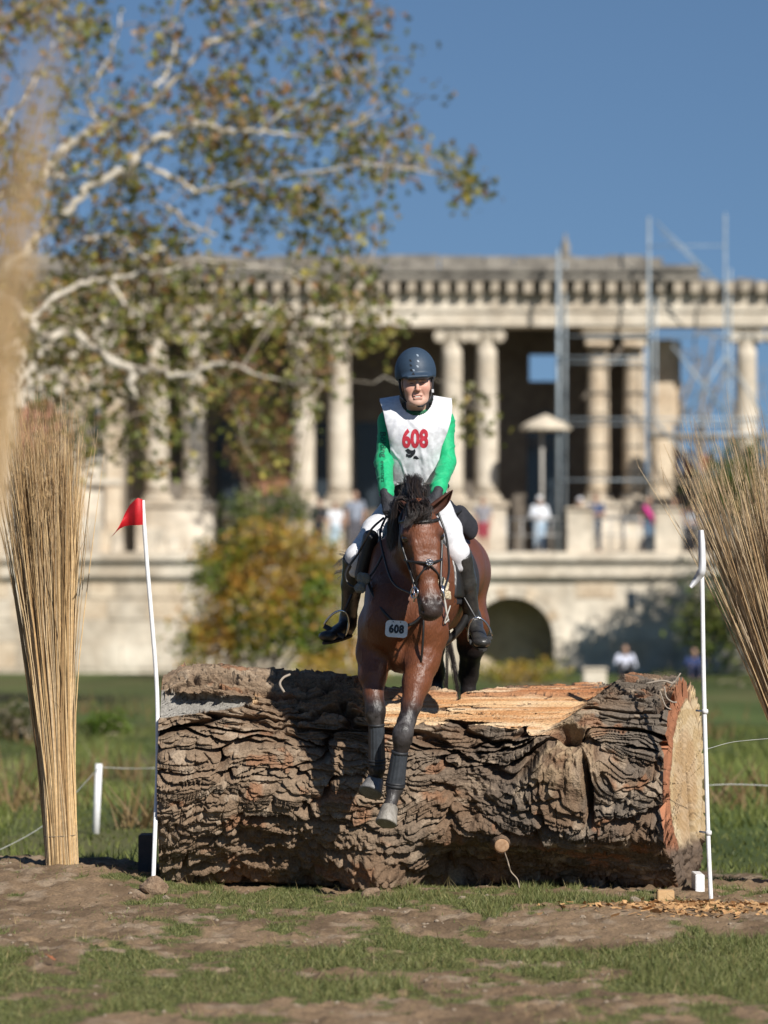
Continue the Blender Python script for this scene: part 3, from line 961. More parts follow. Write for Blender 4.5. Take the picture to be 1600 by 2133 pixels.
# columns: one mesh each of shaft, capital, base, pedestal shared by all
H0, H1 = bz(1046), bz(682)
def col_meshes():
    r = 0.365
    sh = MB()
    prof = []
    for i in range(15):
        t = i / 14
        rr = r * (1.0 + 0.02 * math.sin(math.pi * t) - 0.15 * max(0, t - .3) / .7)
        prof.append((rr, 0.28 + t * (H1 - H0 - 0.28 - 0.62)))
    sh.lathe(prof, n=24)
    ba = MB()
    ba.lathe([(r * 1.42, 0.0), (r * 1.42, 0.10), (r * 1.38, 0.13), (r * 1.15, 0.17), (r * 1.22, 0.2), (r * 1.25, 0.24), (r * 1.05, 0.279)], n=24)
    hz = H1 - H0
    ca = MB()
    ca.lathe([(r * .84, hz - 0.62), (r * .92, hz - 0.60), (r * .86, hz - .56), (r * .9, hz - .42), (r * 1.15, hz - .3), (r * 1.2, hz - .2), (r * 1.0, hz - .14)], n=24)
    ca.box((-r * 1.32, -r * 1.25, hz - .135), (r * 1.32, r * 1.25, hz - 0.002))
    for s in (-1, 1):
        M = Matrix.Rotation(math.pi / 2, 4, 'X')
        ca.lathe([(0.05, -r * 1.2), (0.19, -r * 1.18), (0.19, r * 1.18), (0.05, r * 1.2)], (s * r * 1.12, 0, hz - .30), 16, M)
    return sh.mesh('shaft', True), ba.mesh('base', True), ca.mesh('capital')
SHM, BAM, CAM = col_meshes()
drum_l = MB(); drum_l.lathe([(0.37, 0), (0.377, 0.02), (0.377, 0.05), (0.37, 0.07)], n=24)
DRM = drum_l.mesh('drum_joint', True)
def column(px, m=stone, Y=BY, cap=True, joints=0, foot=True):
    e = bpy.data.objects.new('column', None); COL.objects.link(e); e.parent = pal
    p = V(bx_(px, Y), Y, H0); e.location = p - wloc(pal)
    link('shaft', SHM if m is stone else SHM.copy(), m, e, p)
    if m is not stone:
        e.children[0].data.materials.clear(); e.children[0].data.materials.append(m)
    if foot: link('base', BAM, stone, e, p)
    if cap: link('capital', CAM, stone, e, p)
    for i in range(joints):
        link('drum_joint', DRM, stone_d, e, p + V(0, 0, 0.9 + i * 0.86))
for px in (328, 405, 632, 708, 942, 1014):
    column(px)
for px in (1246, 1322):
    column(px, stone_o, BY + 0.3, cap=False, joints=5)
column(1555, stone, BY, cap=True, joints=3, foot=False)
column(1632, stone, BY)
# rough block capitals where the carving has fallen off
for px in (1246, 1322):
    for k in range(3):
        b = MB(); z = bz(682) - 0.62 + k * 0.21
        w = 0.38 + 0.07 * k
        b.box((bx_(px) - w, BY - w, z), (bx_(px) + w, BY + w, z + 0.2), jit=0.05)
        b.build('rough_capital', stone_o if k != 1 else stone_d, pal)
# pedestals
for px0, px1 in ((286, 448), (592, 750), (902, 1054), (1206, 1362), (1515, 1680)):
    slab('pedestal', px0, px1, 1047, 1149, BY - 0.75, BY + 0.75, stone, Yref=BY)
    slab('pedestal_cap', px0 - 6, px1 + 6, 1046.4, 1056, BY - 0.86, BY + 0.86, stone, Yref=BY)
# solid left pavilion with a brick arch niche
slab('pavilion_wall', -420, 258, 690, 1149, BY - 1.2, BY + 3, stone, Yref=BY)
slab('pavilion_band', -420, 262, 738, 752, BY - 1.35, BY - 1.203, stone, Yref=BY)
def niche(px, py, w, top, bot, Y, m):
    b = MB(); r = w / FPX * Y; c = V(bx_(px, Y), Y - 0.06, bz(py, Y))
    pts = [(c.x - r, bz(bot, Y))] + [(c.x - r * math.cos(math.pi * i / 16), c.z + r * math.sin(math.pi * i / 16)) for i in range(17)] + [(c.x + r, bz(bot, Y))]
    b.prism([(x, z) for x, z in pts], 0.08, Matrix.Translation((0, c.y, 0)))
    return b.build('niche', m, pal)
niche(82, 878, 45, 0, 960, BY - 1.2, brick_m)
niche(112, 940, 12, 0, 978, BY - 1.26, glass_m)
for px0, px1 in ((-20, 14), (150, 184), (226, 258)):
    slab('pilaster', px0, px1, 753, 1149, BY - 1.38, BY - 1.204, stone_o, Yref=BY)
slab('window', 196, 214, 850, 960, BY - 1.23, BY - 1.15, glass_m, Yref=BY)
slab('window_sill', 190, 220, 960.5, 968, BY - 1.33, BY - 1.15, stone, Yref=BY)
slab('string_course', -420, 262, 1000, 1012, BY - 1.45, BY - 1.385, stone, Yref=BY)
slab('dark_gap_slab', 265, 300, 760, 1149, BY + 1.2, BY + 1.6, inner_m, Yref=BY)  # added dark slab stands in for the shaded gap beside the pavilion
# entablature
X1 = 1640
slab('architrave', -430, X1, 652, 681.6, BY - 0.62, BY + 0.75, stone, Yref=BY)
slab('fascia', -430, X1, 640, 651.6, BY - 0.70, BY + 0.75, stone, Yref=BY)
slab('frieze', -430, X1, 616, 639.6, BY - 0.60, BY + 0.75, stone, Yref=BY)
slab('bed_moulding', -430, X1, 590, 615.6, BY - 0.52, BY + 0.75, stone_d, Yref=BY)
mo = MB(); mo.box((-0.15, -0.55, -0.18), (0.15, 0.0, 0.18)); MOM = mo.mesh('modillion')
mo = MB(); mo.box((-0.15, -0.55, -0.18), (0.15, 0.0, 0.18), jit=0.05); MOM2 = mo.mesh('modillion')
px = -420; k = 0
while px < X1 - 10:
    link('modillion', MOM2 if k % 5 == 2 else MOM, stone, pal, (bx_(px), BY - 0.521, bz(604)))
    px += 34.5; k += 1
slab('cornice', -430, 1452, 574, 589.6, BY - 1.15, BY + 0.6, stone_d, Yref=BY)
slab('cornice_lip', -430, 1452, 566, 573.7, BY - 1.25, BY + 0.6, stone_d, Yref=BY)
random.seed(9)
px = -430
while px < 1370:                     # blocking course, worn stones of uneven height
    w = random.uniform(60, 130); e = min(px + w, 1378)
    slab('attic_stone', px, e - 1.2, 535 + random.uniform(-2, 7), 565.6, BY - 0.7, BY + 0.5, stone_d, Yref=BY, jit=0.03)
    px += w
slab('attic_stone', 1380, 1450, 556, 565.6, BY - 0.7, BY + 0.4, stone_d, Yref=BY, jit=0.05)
for i in range(9):
    a = 1456 + i * 19
    slab('broken_stone', a, a + 16, 589 - random.uniform(0, 8), 589.9 + random.uniform(0, 0.3), BY - 0.5, BY + 0.4, stone_d, Yref=BY, jit=0.04)
# portico: back wall with an open window, roof, side returns
WY = BY + 5.2
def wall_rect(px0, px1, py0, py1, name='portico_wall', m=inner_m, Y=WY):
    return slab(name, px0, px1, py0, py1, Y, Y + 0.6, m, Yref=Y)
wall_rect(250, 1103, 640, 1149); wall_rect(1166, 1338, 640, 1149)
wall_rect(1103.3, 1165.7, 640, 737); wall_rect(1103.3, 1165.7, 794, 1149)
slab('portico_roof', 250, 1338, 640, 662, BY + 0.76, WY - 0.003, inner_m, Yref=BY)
slab('side_wall', 1330, 1345, 690, 1149, BY + 1.0, WY - 0.01, stone_o, Yref=BY)
for px0, px1 in ((448, 500), (655, 690), (740, 800), (865, 905)):
    slab('window', px0, px1, 880, 1060, WY - 0.03, WY + 0.02, glass_m, Yref=WY)
niche(1140, 900, 42, 0, 1100, WY, glass_m)
slab('brick_panel', 505, 600, 860, 1030, WY - 0.05, WY + 0.01, brick_m, Yref=WY)
# broken pier and brick stumps in the roofless right part
slab('broken_pier', 1362, 1412, 700, 1149, BY + 1.5, BY + 2.3, stone_o, Yref=BY, jit=0.06)
slab('broken_pier', 1408, 1424, 705, 880, BY + 1.6, BY + 2.2, stone_o, Yref=BY, jit=0.1)
for px0, px1, t in ((1372, 1392, 915), (1404, 1432, 900), (1440, 1462, 930), (1476, 1500, 940)):
    slab('brick_stump', px0, px1, t, 980, BY + 3, BY + 3.6, brick_m, Yref=BY, jit=0.04)
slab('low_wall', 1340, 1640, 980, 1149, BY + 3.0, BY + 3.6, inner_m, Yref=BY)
# terrace parapet: piers, broken stretches and a thin rail
for px0, px1, t in ((1182, 1236, 1062), (1366, 1420, 1062), (600, 640, 1075), (880, 905, 1080)):
    slab('parapet_pier', px0, px1, t, 1150.6, PY + 0.1, PY + 0.8, stone, Yref=PY)
    slab('pier_cap', px0 - 3, px1 + 3, t - 6, t - 0.3, PY + 0.02, PY + 0.88, stone, Yref=PY)
random.seed(5)
for i in range(18):
    px = -40 + i * 23 + random.uniform(-5, 5)
    if 250 < px < 290: continue
    slab('parapet_stone', px, px + 20, 1085 + random.uniform(-12, 30), 1150.6, PY + 0.2, PY + 0.7, random.choice([stone, stone, stone_o]), Yref=PY, jit=0.06)
for i in range(5):
    px = 775 + i * 21
    slab('parapet_stone', px, px + 18, 1095 + random.uniform(-5, 15), 1150.6, PY + 0.2, PY + 0.7, stone, Yref=PY, jit=0.05)
rail_m = mat('rail_steel', (0.45, 0.45, 0.44), 0.5, metallic=0.6)
def railing(px0, px1):
    e = bpy.data.objects.new('railing', None); COL.objects.link(e); e.parent = pal
    p = V(bx_(px0, PY), PY + 0.45, FLOOR); e.location = p - wloc(pal)
    part_tube('rail', [W(px0, 1080, PY + .45), W(px1, 1080, PY + .45)], 0.03, rail_m, e, 6)
    part_tube('rail', [W(px0, 1115, PY + .45), W(px1, 1115, PY + .45)], 0.02, rail_m, e, 6)
    n = int((px1 - px0) / 30)
    for i in range(n + 1):
        px = px0 + (px1 - px0) * i / n
        part_tube('rail_post', [W(px, 1078, PY + .45), W(px, 1151, PY + .45)], 0.025, rail_m, e, 6)
railing(1238, 1364); railing(1056, 1180); railing(1422, 1600)

# ------------------------------------------------------------------ scaffolding
sc_m = mat('galvanised_tube', (0.38, 0.43, 0.46), 0.55, (0.28, 0.33, 0.36), 3, metallic=0.35)
sca = empty('scaffolding', (bx_(1350), BY - 2.2, FLOOR), 'grey steel tube scaffolding in front of the right hand columns', 'scaffold')
SY = BY - 2.0
for px, y0, r in ((1163, 520, .060), (1352, 452, .045), (1511, 445, .036)):
    part_tube('upright', [W(px, y0, SY), W(px, 1150, SY)], r, sc_m, sca)
for px, y0 in ((1178, 545), (1366, 560), (1522, 560)):
    part_tube('upright', [W(px, y0, SY + 1.2), W(px, 1152, SY + 1.2)], .035, sc_m, sca)
for py, a, b_, r in ((744, 1163, 1352, .05), (755, 1163, 1352, .05), (872, 1163, 1640, .06), (884, 1163, 1640, .05), (1000, 1163, 1352, .05), (905, 1352, 1640, .09), (512, 1352, 1511, .035), (700, 1352, 1640, .05), (700, 1163, 1352, .04)):
    part_tube('ledger', [W(a, py, SY - .1), W(b_, py, SY - .1)], r * .45, sc_m, sca)
for a, b_, r in (((1375, 480), (1520, 610), .035), ((1366, 460), (1480, 570), .035), ((1366, 880), (1480, 1000), .07), ((1400, 720), (1511, 860), .06), ((1511, 740), (1600, 880), .05), ((1430, 860), (1511, 740), .05)):
    part_tube('brace', [W(*a, SY - .2), W(*b_, SY - .2)], r * .6, sc_m, sca)
for py in (905, 1000):
    b = MB(); b.box((bx_(1356, SY), SY - .3, bz(py, SY) - .08), (bx_(1640, SY), SY + 1.2, bz(py, SY) - .03)); b.build('deck_board', mat('deck_wood', (.3, .25, .18), .9, (.2, .17, .13), 3), sca)

# finial on the roof line
b = MB(); fc = V(bx_(1178), BY, bz(535)); b.lathe([(0.2, 0), (0.12, 0.15), (0.16, 0.35), (0.08, 0.5), (0.03, 0.75)], fc, 10)
b.build('roof_finial', stone_d, pal, smooth=True)

# cream parasol on the terrace
par = empty('parasol', (bx_(1127, 122.3), 122.3, FLOOR), 'cream garden parasol standing open between the columns', 'parasol')
pc = W(1137, 866, 122.3)
can = MB()
prof = []
N = 8; vs = [pc + V(0, 0, 0.05)]; fs = []
rings = [(0.3, -0.07), (0.6, -0.20), (0.82, -0.36), (0.815, -0.46)]
for r, z in rings:
    for k in range(N * 2):
        t = math.pi * k / N
        rr = r * (1 if k % 2 == 0 else 0.965)
        vs.append(pc + V(rr * math.cos(t), rr * math.sin(t), z))
n2 = N * 2
fs += [(0, 1 + k, 1 + (k + 1) % n2) for k in range(n2)]
for i in range(len(rings) - 1):
    fs += [(1 + i * n2 + k, 1 + (i + 1) * n2 + k, 1 + (i + 1) * n2 + (k + 1) % n2, 1 + i * n2 + (k + 1) % n2) for k in range(n2)]
can.add(vs, fs); can.build('canopy', mat('parasol_cloth', (0.62, 0.54, 0.42), 0.8, (0.55, 0.47, 0.36), 3), par)
part_tube('pole', [pc + V(-.12, 0, 0.0), V(pc.x - .12, pc.y, FLOOR + .02)], 0.05, mat('parasol_pole', (.5, .47, .42), .6), par)
b = MB(); b.lathe([(0.35, 0), (0.35, .08), (.08, .1), (.07, .3)], (pc.x - .12, pc.y, FLOOR + .002), 14); b.build('foot', mat('parasol_pole', (.5, .47, .42)), par)

# pale stone post on the lawn
sp = W(1238, 1436, 78); 
b = MB(); sp.z = float(ground_h(sp.x, sp.y)) - 0.02
b.box((-.24, -.22, 0), (.24, .22, 1.62)); b.box((-.27, -.25, 1.623), (.27, .25, 1.74))
o = b.build('stone_post', stone, None, loc=sp, bevel=0.03)
sp2 = W(1238, 1390, 78).z - sp.z
o.scale = (1, 1, sp2 / 1.74)
tag(o, 'squat pale stone post on the lawn behind the right end of the log', 'stone post')
# ------------------------------------------------------------------ trees and shrubs
def leaf_mesh(name, kind):
    """a broad lobed leaf, creased along the midrib; size 1"""
    if kind == 'plane':
        o = [(0, 0), (.22, -.02), (.50, .16), (.30, .30), (.52, .58), (.22, .58), (0, 1.0)]
    else:
        o = [(0, 0), (.18, .2), (.24, .5), (.12, .85), (0, 1.0)]
    v = [(0, y, 0.0) for y in (0.0, 0.5, 1.0)]
    R = [(x, y, 0.14 * x) for x, y in o[1:-1]]; Lf = [(-x, y, 0.14 * x) for x, y in o[1:-1]]
    v = [(0, 0, 0), (0, 1, -.05), (0, .45, -0.04)] + R + Lf
    k = len(R); f = []
    r = list(range(3, 3 + k)); l = list(range(3 + k, 3 + 2 * k))
    ch = [0] + r + [1]
    for a, b in zip(ch[:-1], ch[1:]): f.append((2, a, b))
    ch = [0] + l + [1]
    for a, b in zip(ch[:-1], ch[1:]): f.append((2, b, a))
    return np.array(v, float), np.array(f)

def rand_rot(n, droop=0.5):
    """random orthonormal frames; tips hang down a little"""
    y = RNG.normal(size=(n, 3)); y[:, 2] -= droop; y /= np.linalg.norm(y, axis=1, keepdims=True)
    z = RNG.normal(size=(n, 3)); z[:, 2] += 0.7
    x = np.cross(y, z); x /= np.linalg.norm(x, axis=1, keepdims=True) + 1e-9
    z = np.cross(x, y)
    return np.stack([x, y, z], 2)

def leaves_part(name, pos, size, cols, kind, m, parent):
    lv, lf = leaf_mesh(name, kind)
    n = len(pos); F = rand_rot(n)
    vs = np.einsum('nij,kj->nki', F, lv) * size[:, None, None] + pos[:, None, :]
    fs = lf[None] + (np.arange(n) * len(lv))[:, None, None]
    me = mesh_np(name, vs.reshape(-1, 3), fs.reshape(-1, 3), np.repeat(cols, len(lv), 0), smooth=False)
    o = link(name, me, m, parent)
    o['kind'] = 'stuff'
    return o

leaf_m = mat('leaf', (0, 0, 0), 0.5, attr=True, nscale=2, var=0.25, transl=0.35, spec=0.35)

def grow(nodes, radii, pts, rtip=0.006, sag=0.06):
    """join every point to the nearest wood already grown, nearest points first"""
    N = [np.array(p, float) for p in nodes]
    arr = np.array(N); segs = []
    dist = np.min(np.linalg.norm(arr[None] - pts[:, None], axis=2), axis=1)
    for i in np.argsort(dist):
        p = pts[i]
        d = np.linalg.norm(arr - p, axis=1)
        j = int(np.argmin(d)); L = d[j]
        q = arr[j]
        new = []
        k = max(2, int(L / 0.35) + 1)
        for t in np.linspace(0, 1, k + 1)[1:]:
            c = q + (p - q) * t
            c = c + RNG.normal(0, 0.035 * L, 3) * (t < 1) + np.array([0, 0, 1]) * sag * L * math.sin(math.pi * t)
            new.append(c)
        segs.append(([q] + new, min(0.026, 0.009 + 0.013 * L)))
        arr = np.vstack([arr] + [n[None] for n in new])
    return segs

def inside(poly, x, y):
    c = np.zeros(len(x), bool); j = len(poly) - 1
    for i in range(len(poly)):
        xi, yi = poly[i]; xj, yj = poly[j]
        c ^= ((yi > y) != (yj > y)) & (x < (xj - xi) * (y - yi) / (yj - yi + 1e-9) + xi)
        j = i
    return c

# ---- the old plane tree: trunk left of the frame, pale limbs reaching in
TY = 72.0
plane = empty('plane_tree', (W(-330, 1400, TY).x, TY, 0), 'big old plane tree with pale mottled limbs and thin brown and green autumn leaves', 'tree')
bark_p = mat('plane_bark', (0.54, 0.48, 0.39), 0.85, (0.22, 0.18, 0.13), 3.0, 0.2, 0.4, 10, lo=0.46, hi=0.60, bdist=0.02)
bark_t = mat('twig_bark', (0.36, 0.30, 0.23), 0.9, (0.22, 0.17, 0.12), 4)
def T(px, py, d=0.0): return W(px, py, TY + d)
tb = W(-330, 1400, TY); tb.z = float(ground_h(tb.x, tb.y)) - .2
limbs = [
    ([tb, T(-325, 1150), T(-300, 900), T(-250, 700), T(-200, 560)], [.75, .62, .55, .45, .4]),
    ([T(-220, 600), T(-120, 480, .5), T(0, 410, .6), T(60, 392, .6), T(105, 345, .6), T(150, 300, .5), T(205, 264, .4), T(270, 240, .2), T(322, 208, 0), T(372, 158, -.2), T(430, 95, -.3), T(500, 60, -.4)], [.33, .22, .17, .165, .16, .15, .135, .12, .105, .085, .055, .03]),
    ([T(-180, 640), T(-60, 600, -.5), T(30, 545, -.8), T(75, 495, -.8), T(142, 440, -.9), T(182, 392, -1), T(258, 352, -1.2), T(300, 312, -1.3), T(350, 276, -1.4), T(418, 256, -1.5), T(462, 272, -1.6), T(540, 272, -1.8), T(640, 285, -2)], [.3, .2, .15, .12, .105, .10, .115, .11, .11, .10, .085, .06, .03]),
    ([T(105, 365, .5), T(140, 374, .2), T(190, 366, -.4), T(250, 352, -1.0)], [.08, .07, .06, .05]),
    ([T(305, 345, -1.2), T(370, 380, -1.3), T(425, 400, -1.5), T(482, 384, -1.7), T(560, 375, -1.9)], [.075, .075, .06, .045, .02]),
    ([T(320, 205, 0), T(355, 130, .4), T(375, 60, .6), T(390, -40, .8)], [.06, .05, .04, .03]),
    ([T(205, 262, .4), T(185, 200, .8), T(230, 120, 1), T(255, 20, 1.2)], [.06, .05, .04, .03]),
    ([T(-180, 520), T(-80, 260, 1), T(0, 60, 1), T(48, 12, 1), T(100, -50, 1)], [.3, .2, .12, .1, .08]),
    ([T(-150, 640, -1), T(-40, 610, -1.5), T(20, 632, -2), T(62, 672, -2.2), T(100, 700, -2.3), T(150, 690, -2.4), T(200, 730, -2.5), T(268, 772, -2.6), T(282, 822, -2.7), T(302, 842, -2.8), T(345, 880, -2.9)], [.28, .2, .16, .15, .14, .12, .125, .12, .075, .055, .02]),
    ([T(262, 768, -2.6), T(335, 774, -2.8), T(398, 782, -3), T(440, 757, -3.1), T(502, 768, -3.3), T(580, 790, -3.5), T(700, 800, -3.7)], [.10, .09, .085, .075, .05, .02, .014]),
    ([T(60, 668, -2.2), T(140, 605, -1.8), T(225, 578, -1.5), T(330, 566, -1.3), T(420, 540, -1.2)], [.09, .08, .08, .06, .03]),
    ([T(225, 578, -1.5), T(262, 640, -1.6), T(300, 660, -1.8)], [.07, .055, .03]),
    ([T(175, 500, -.5), T(230, 490, -.5), T(262, 520, -.5), T(310, 530, -.5), T(390, 500, -.5), T(430, 480, -.5)], [.05, .06, .06, .055, .04, .02]),
    ([T(350, 430, -1), T(400, 470, -1), T(450, 490, -1.1)], [.06, .055, .03]),
    ([T(540, 272, -1.8), T(650, 200, -2), T(740, 150, -2.2), T(800, 130, -2.3)], [.04, .03, .02, .01]),
    ([T(560, 375, -1.9), T(700, 350, -2.2), T(850, 350, -2.4), T(930, 370, -2.5), T(995, 410, -2.6)], [.035, .03, .022, .015, .008]),
    ([T(430, 95, -.3), T(560, 40, -.6), T(700, 10, -.8)], [.045, .03, .015]),
    ([T(640, 285, -2), T(760, 250, -2.2), T(860, 220, -2.4)], [.03, .02, .01]),
    ([T(-120, 480, .5), T(-40, 330, 1.5), T(60, 190, 2), T(110, 90, 2.2)], [.15, .1, .06, .03]),
    ([T(700, 800, -3.7), T(850, 790, -3.6), T(960, 800, -3.5), T(1000, 860, -3.4)], [.014, .012, .010, .006]),
    ([T(420, 540, -1.2), T(560, 560, -1.4), T(700, 590, -1.6)], [.04, .03, .015]),
]
nodes = []
for i, (pts, rad) in enumerate(limbs):
    k = 6
    sp_ = smoothpath(pts, k)
    rr = [float(np.interp(j / k, range(len(rad)), rad)) * (.66 if i else 1) for j in range(len(sp_))]
    wob = [p + V(*(RNG.normal(0, 0.03, 3))) * (1 if 0 < j < len(sp_) - 1 else 0) for j, p in enumerate(sp_)]
    b = MB(); b.tube(wob, rr, 9)
    b.build('trunk' if i == 0 else 'limb', bark_p, plane, smooth=True)
    if i: nodes += [tuple(p) for p in wob]
crown = [(-160, -160), (640, -160), (790, -60), (812, 60), (835, 130), (880, 150), (850, 215), (880, 260), (905, 300), (960, 330), (1005, 400), (990, 425), (930, 395), (880, 350), (830, 410), (790, 430), (800, 480), (720, 510), (765, 560), (790, 620), (830, 690), (850, 740), (780, 760), (700, 740), (640, 880), (560, 1010), (510, 1000), (470, 830), (360, 870), (290, 800), (190, 780), (90, 780), (-160, 800)]
def scatter(poly, n, box, seed):
    r = np.random.default_rng(seed)
    x = r.uniform(box[0], box[1], n * 6); y = r.uniform(box[2], box[3], n * 6)
    k = inside(poly, x, y)
    x, y = x[k][:n], y[k][:n]
    return x, y
cx, cy_ = scatter(crown, 1800, (-160, 1010, -160, 1010), 3)
gap = fbm(cx * 0.012, cy_ * 0.012, 0.0, 2, 301)
keep = (gap > 0.42) | (RNG.random(len(cx)) < .22)
edge_thin = np.clip((cx - 560) / 450, 0, 1) * np.clip((700 - cy_) / 500, 0, 1)
keep &= RNG.random(len(cx)) > 0.55 * edge_thin
cx, cy_ = cx[keep], cy_[keep]
lx = np.random.default_rng(8).uniform(20, 430, 150); ly = np.random.default_rng(9).uniform(600, 985, 150)
cx = np.concatenate([cx, lx]); cy_ = np.concatenate([cy_, ly])
ex = np.array([985, 1000, 990, 1010, 970, 995, 1005, 945, 940, 955, 1000, 965, 985, 890, 860, 750, 800, 830, 775]); ey = np.array([825, 850, 870, 895, 845, 900, 870, 325, 345, 370, 410, 390, 395, 200, 120, 330, 400, 250, 440])
cx = np.concatenate([cx, ex]); cy_ = np.concatenate([cy_, ey])
dep = RNG.normal(0.6, 1.5, len(cx)); dep[len(cx) - len(ex):] = -2.8
cl = np.array([tuple(T(a, b_, d)) for a, b_, d in zip(cx, cy_, dep)])
segs = grow(nodes, None, cl)
b = MB()
for pts, r in segs:
    b.tube(pts, [r * (1 - .6 * i / len(pts)) for i in range(len(pts))], 4, cap=False)
tw = b.build('twigs', bark_t, plane, smooth=True); tw['kind'] = 'stuff'
per = 14
pos = (cl[:, None, :] + RNG.normal(0, 1, (len(cl), per, 3)) * np.array([.22, .25, .17])).reshape(-1, 3)
hue = np.repeat(fbm(cl[:, 0] * .9, cl[:, 2] * .9, cl[:, 1] * .4, 3, 311), per)
# lower crown is greener and yellower, the top browner
hi_ = np.clip((pos[:, 2] - 6) / 8, 0, 1)
t = RNG.random(len(pos)); lc = np.empty((len(pos), 3))
pal_l = np.array([[.110, .125, .028], [.170, .150, .035], [.245, .170, .045], [.215, .115, .045], [.26, .17, .085], [.32, .27, .06]])
pr_ = np.stack([np.full(len(pos), .46), np.full(len(pos), .34), np.full(len(pos), .07), .08 + .11 * hi_, .05 + .08 * hi_, .08 - .04 * hi_], 1)
pr_[:, 3:5] *= (0.4 + 2.4 * sstep(.45, .62, hue))[:, None]; pr_ /= pr_.sum(1, keepdims=True)
ci = (t[:, None] > np.cumsum(pr_, 1)).sum(1).clip(0, 5)
lc = pal_l[ci] * RNG.uniform(1.0, 1.7, (len(pos), 1))
sz = RNG.uniform(.085, .175, len(pos))
ok = RNG.random(len(pos)) < 0.80
pos, lc, sz = pos[ok], lc[ok], sz[ok]
# the leaves nearest the lens can be picked apart: single parts; the rest is one mass
order = np.argsort(pos[:, 1] - 4 * (sz - .15) * 10)
vis = [i for i in order if 0 < pos[i, 0] / pos[i, 1] * FPX + 800 < 1040 and HORIZON - (pos[i, 2] - EYE) / pos[i, 1] * FPX > 0][:280]
lm = {}
lv, lf = leaf_mesh('leaf', 'plane')
leaf_single = [mat('leaf_green', (.125, .13, .03), .5, (.17, .15, .035), 9, transl=.35), mat('leaf_brown', (.23, .13, .05), .5, (.27, .18, .07), 9, transl=.35), mat('leaf_yellow', (.27, .22, .05), .5, (.2, .15, .04), 9, transl=.35)]
lms = [mesh_np('leaf', lv, lf, smooth=False) for _ in leaf_single]
Fr = rand_rot(len(vis))
for q, i in enumerate(vis):
    k = 0 if ci[ok][i] < 2 else (1 if ci[ok][i] in (3, 4) else 2)
    o = link('leaf', lms[k], leaf_single[k], plane)
    M = Matrix(Fr[q].tolist()).to_4x4()
    o.matrix_basis = Matrix.Translation(Vector(pos[i]) - wloc(plane)) @ M @ Matrix.Scale(float(sz[i]), 4)
rest = np.ones(len(pos), bool); rest[vis] = False
leaves_part('foliage', pos[rest], sz[rest], lc[rest], 'plane', leaf_m, plane)

def shrub(name, label, cat, base, Y, blobs, n, palette, size, kind='oval', stems=6, group=None, per=8, seed=1):
    """blobs: (px, py, rx, ry, depth) ellipsoids in photograph pixels at distance Y"""
    r = np.random.default_rng(seed)
    b0 = W(base[0], base[1], Y); b0.z = float(ground_h(b0.x, b0.y))
    root = empty(name, b0, label, cat, group)
    pts = []; w = np.array([a[2] * a[3] for a in blobs], float); w /= w.sum()
    for (px, py, rx, ry, dp), k in zip(blobs, (w * n).astype(int) + 1):
        q = r.normal(size=(k, 3)); q /= np.linalg.norm(q, axis=1, keepdims=True); q *= r.random((k, 1)) ** .45
        c = np.array(W(px, py, Y + dp)); s = Y / FPX
        pts.append(c + q * np.array([rx * s, rx * s * .8, ry * s]))
    pts = np.vstack(pts); pts = pts[pts[:, 2] > b0.z + .05]
    nd = []
    for i in range(stems):
        bl = blobs[i % len(blobs)]
        tip = W(bl[0] + r.uniform(-.4, .4) * bl[2], bl[1], Y + bl[4])
        st = [b0 + V(r.uniform(-.2, .2), r.uniform(-.2, .2), -.05), b0.lerp(tip, .4) + V(r.uniform(-.15, .15), 0, .1), tip]
        sp_ = smoothpath(st, 5); part_tube('stem', sp_, [0.07 * (1 - .8 * j / len(sp_)) for j in range(len(sp_))], bark_t, root, 6)
        nd += [tuple(p) for p in sp_]
    if len(pts) < 1500:
        b = MB()
        for pp, rr in grow(nd, None, pts): b.tube(pp, rr * .7, 3, cap=False)
        t_ = b.build('twigs', bark_t, root); t_['kind'] = 'stuff'
    pos = (pts[:, None] + r.normal(0, size * 1.1, (len(pts), per, 3))).reshape(-1, 3)
    pos = pos[pos[:, 2] > b0.z]
    ck = fbm(pos[:, 0] * 1.1, pos[:, 1] * .8, pos[:, 2] * 1.1, 3, seed + 400)
    P = np.array(palette, float)
    f = np.clip((ck - .3) / .4 + r.normal(0, .18, len(pos)), 0, .999) * (len(P) - 1)
    i0 = f.astype(int); tt = (f - i0)[:, None]
    cols = (P[i0] * (1 - tt) + P[np.minimum(i0 + 1, len(P) - 1)] * tt) * r.uniform(.7, 1.25, (len(pos), 1))
    leaves_part('foliage', pos, r.uniform(.7, 1.2, len(pos)) * size, cols, kind, leaf_m, root)
    return root

AUT = [(.12, .19, .02), (.26, .26, .03), (.44, .28, .04), (.44, .20, .04), (.42, .31, .06)]
GRN = [(.065, .095, .018), (.11, .145, .03), (.18, .19, .045)]
shrub('autumn_shrub', 'wide orange brown autumn shrub in front of the podium wall, left of the horse', 'shrub', (560, 1405), 104,
      [(590, 1240, 130, 130, 0), (510, 1300, 110, 95, .5), (660, 1310, 80, 95, -.3), (570, 1130, 95, 60, .3), (425, 1340, 75, 65, .4), (670, 1190, 65, 80, .4), (700, 1340, 60, 60, .2), (470, 1200, 80, 80, .6)], 1450, AUT, .17, seed=4)
shrub('green_shrub', 'darker green shrub leaning on the autumn shrub before the terrace', 'shrub', (480, 1400), 110,
      [(520, 1090, 70, 70, 0), (480, 1170, 80, 60, .4), (600, 1060, 55, 45, .2)], 420, GRN, .15, seed=5)
shrub('autumn_tree', 'small brown leaved tree in the portico seen through the plane limbs', 'tree', (550, 1150), 121.5,
      [(545, 930, 62, 90, 0), (500, 800, 60, 60, .2), (660, 760, 40, 40, .2)], 300, [(.16, .13, .04), (.26, .14, .06), (.31, .17, .09)], .17, seed=6)
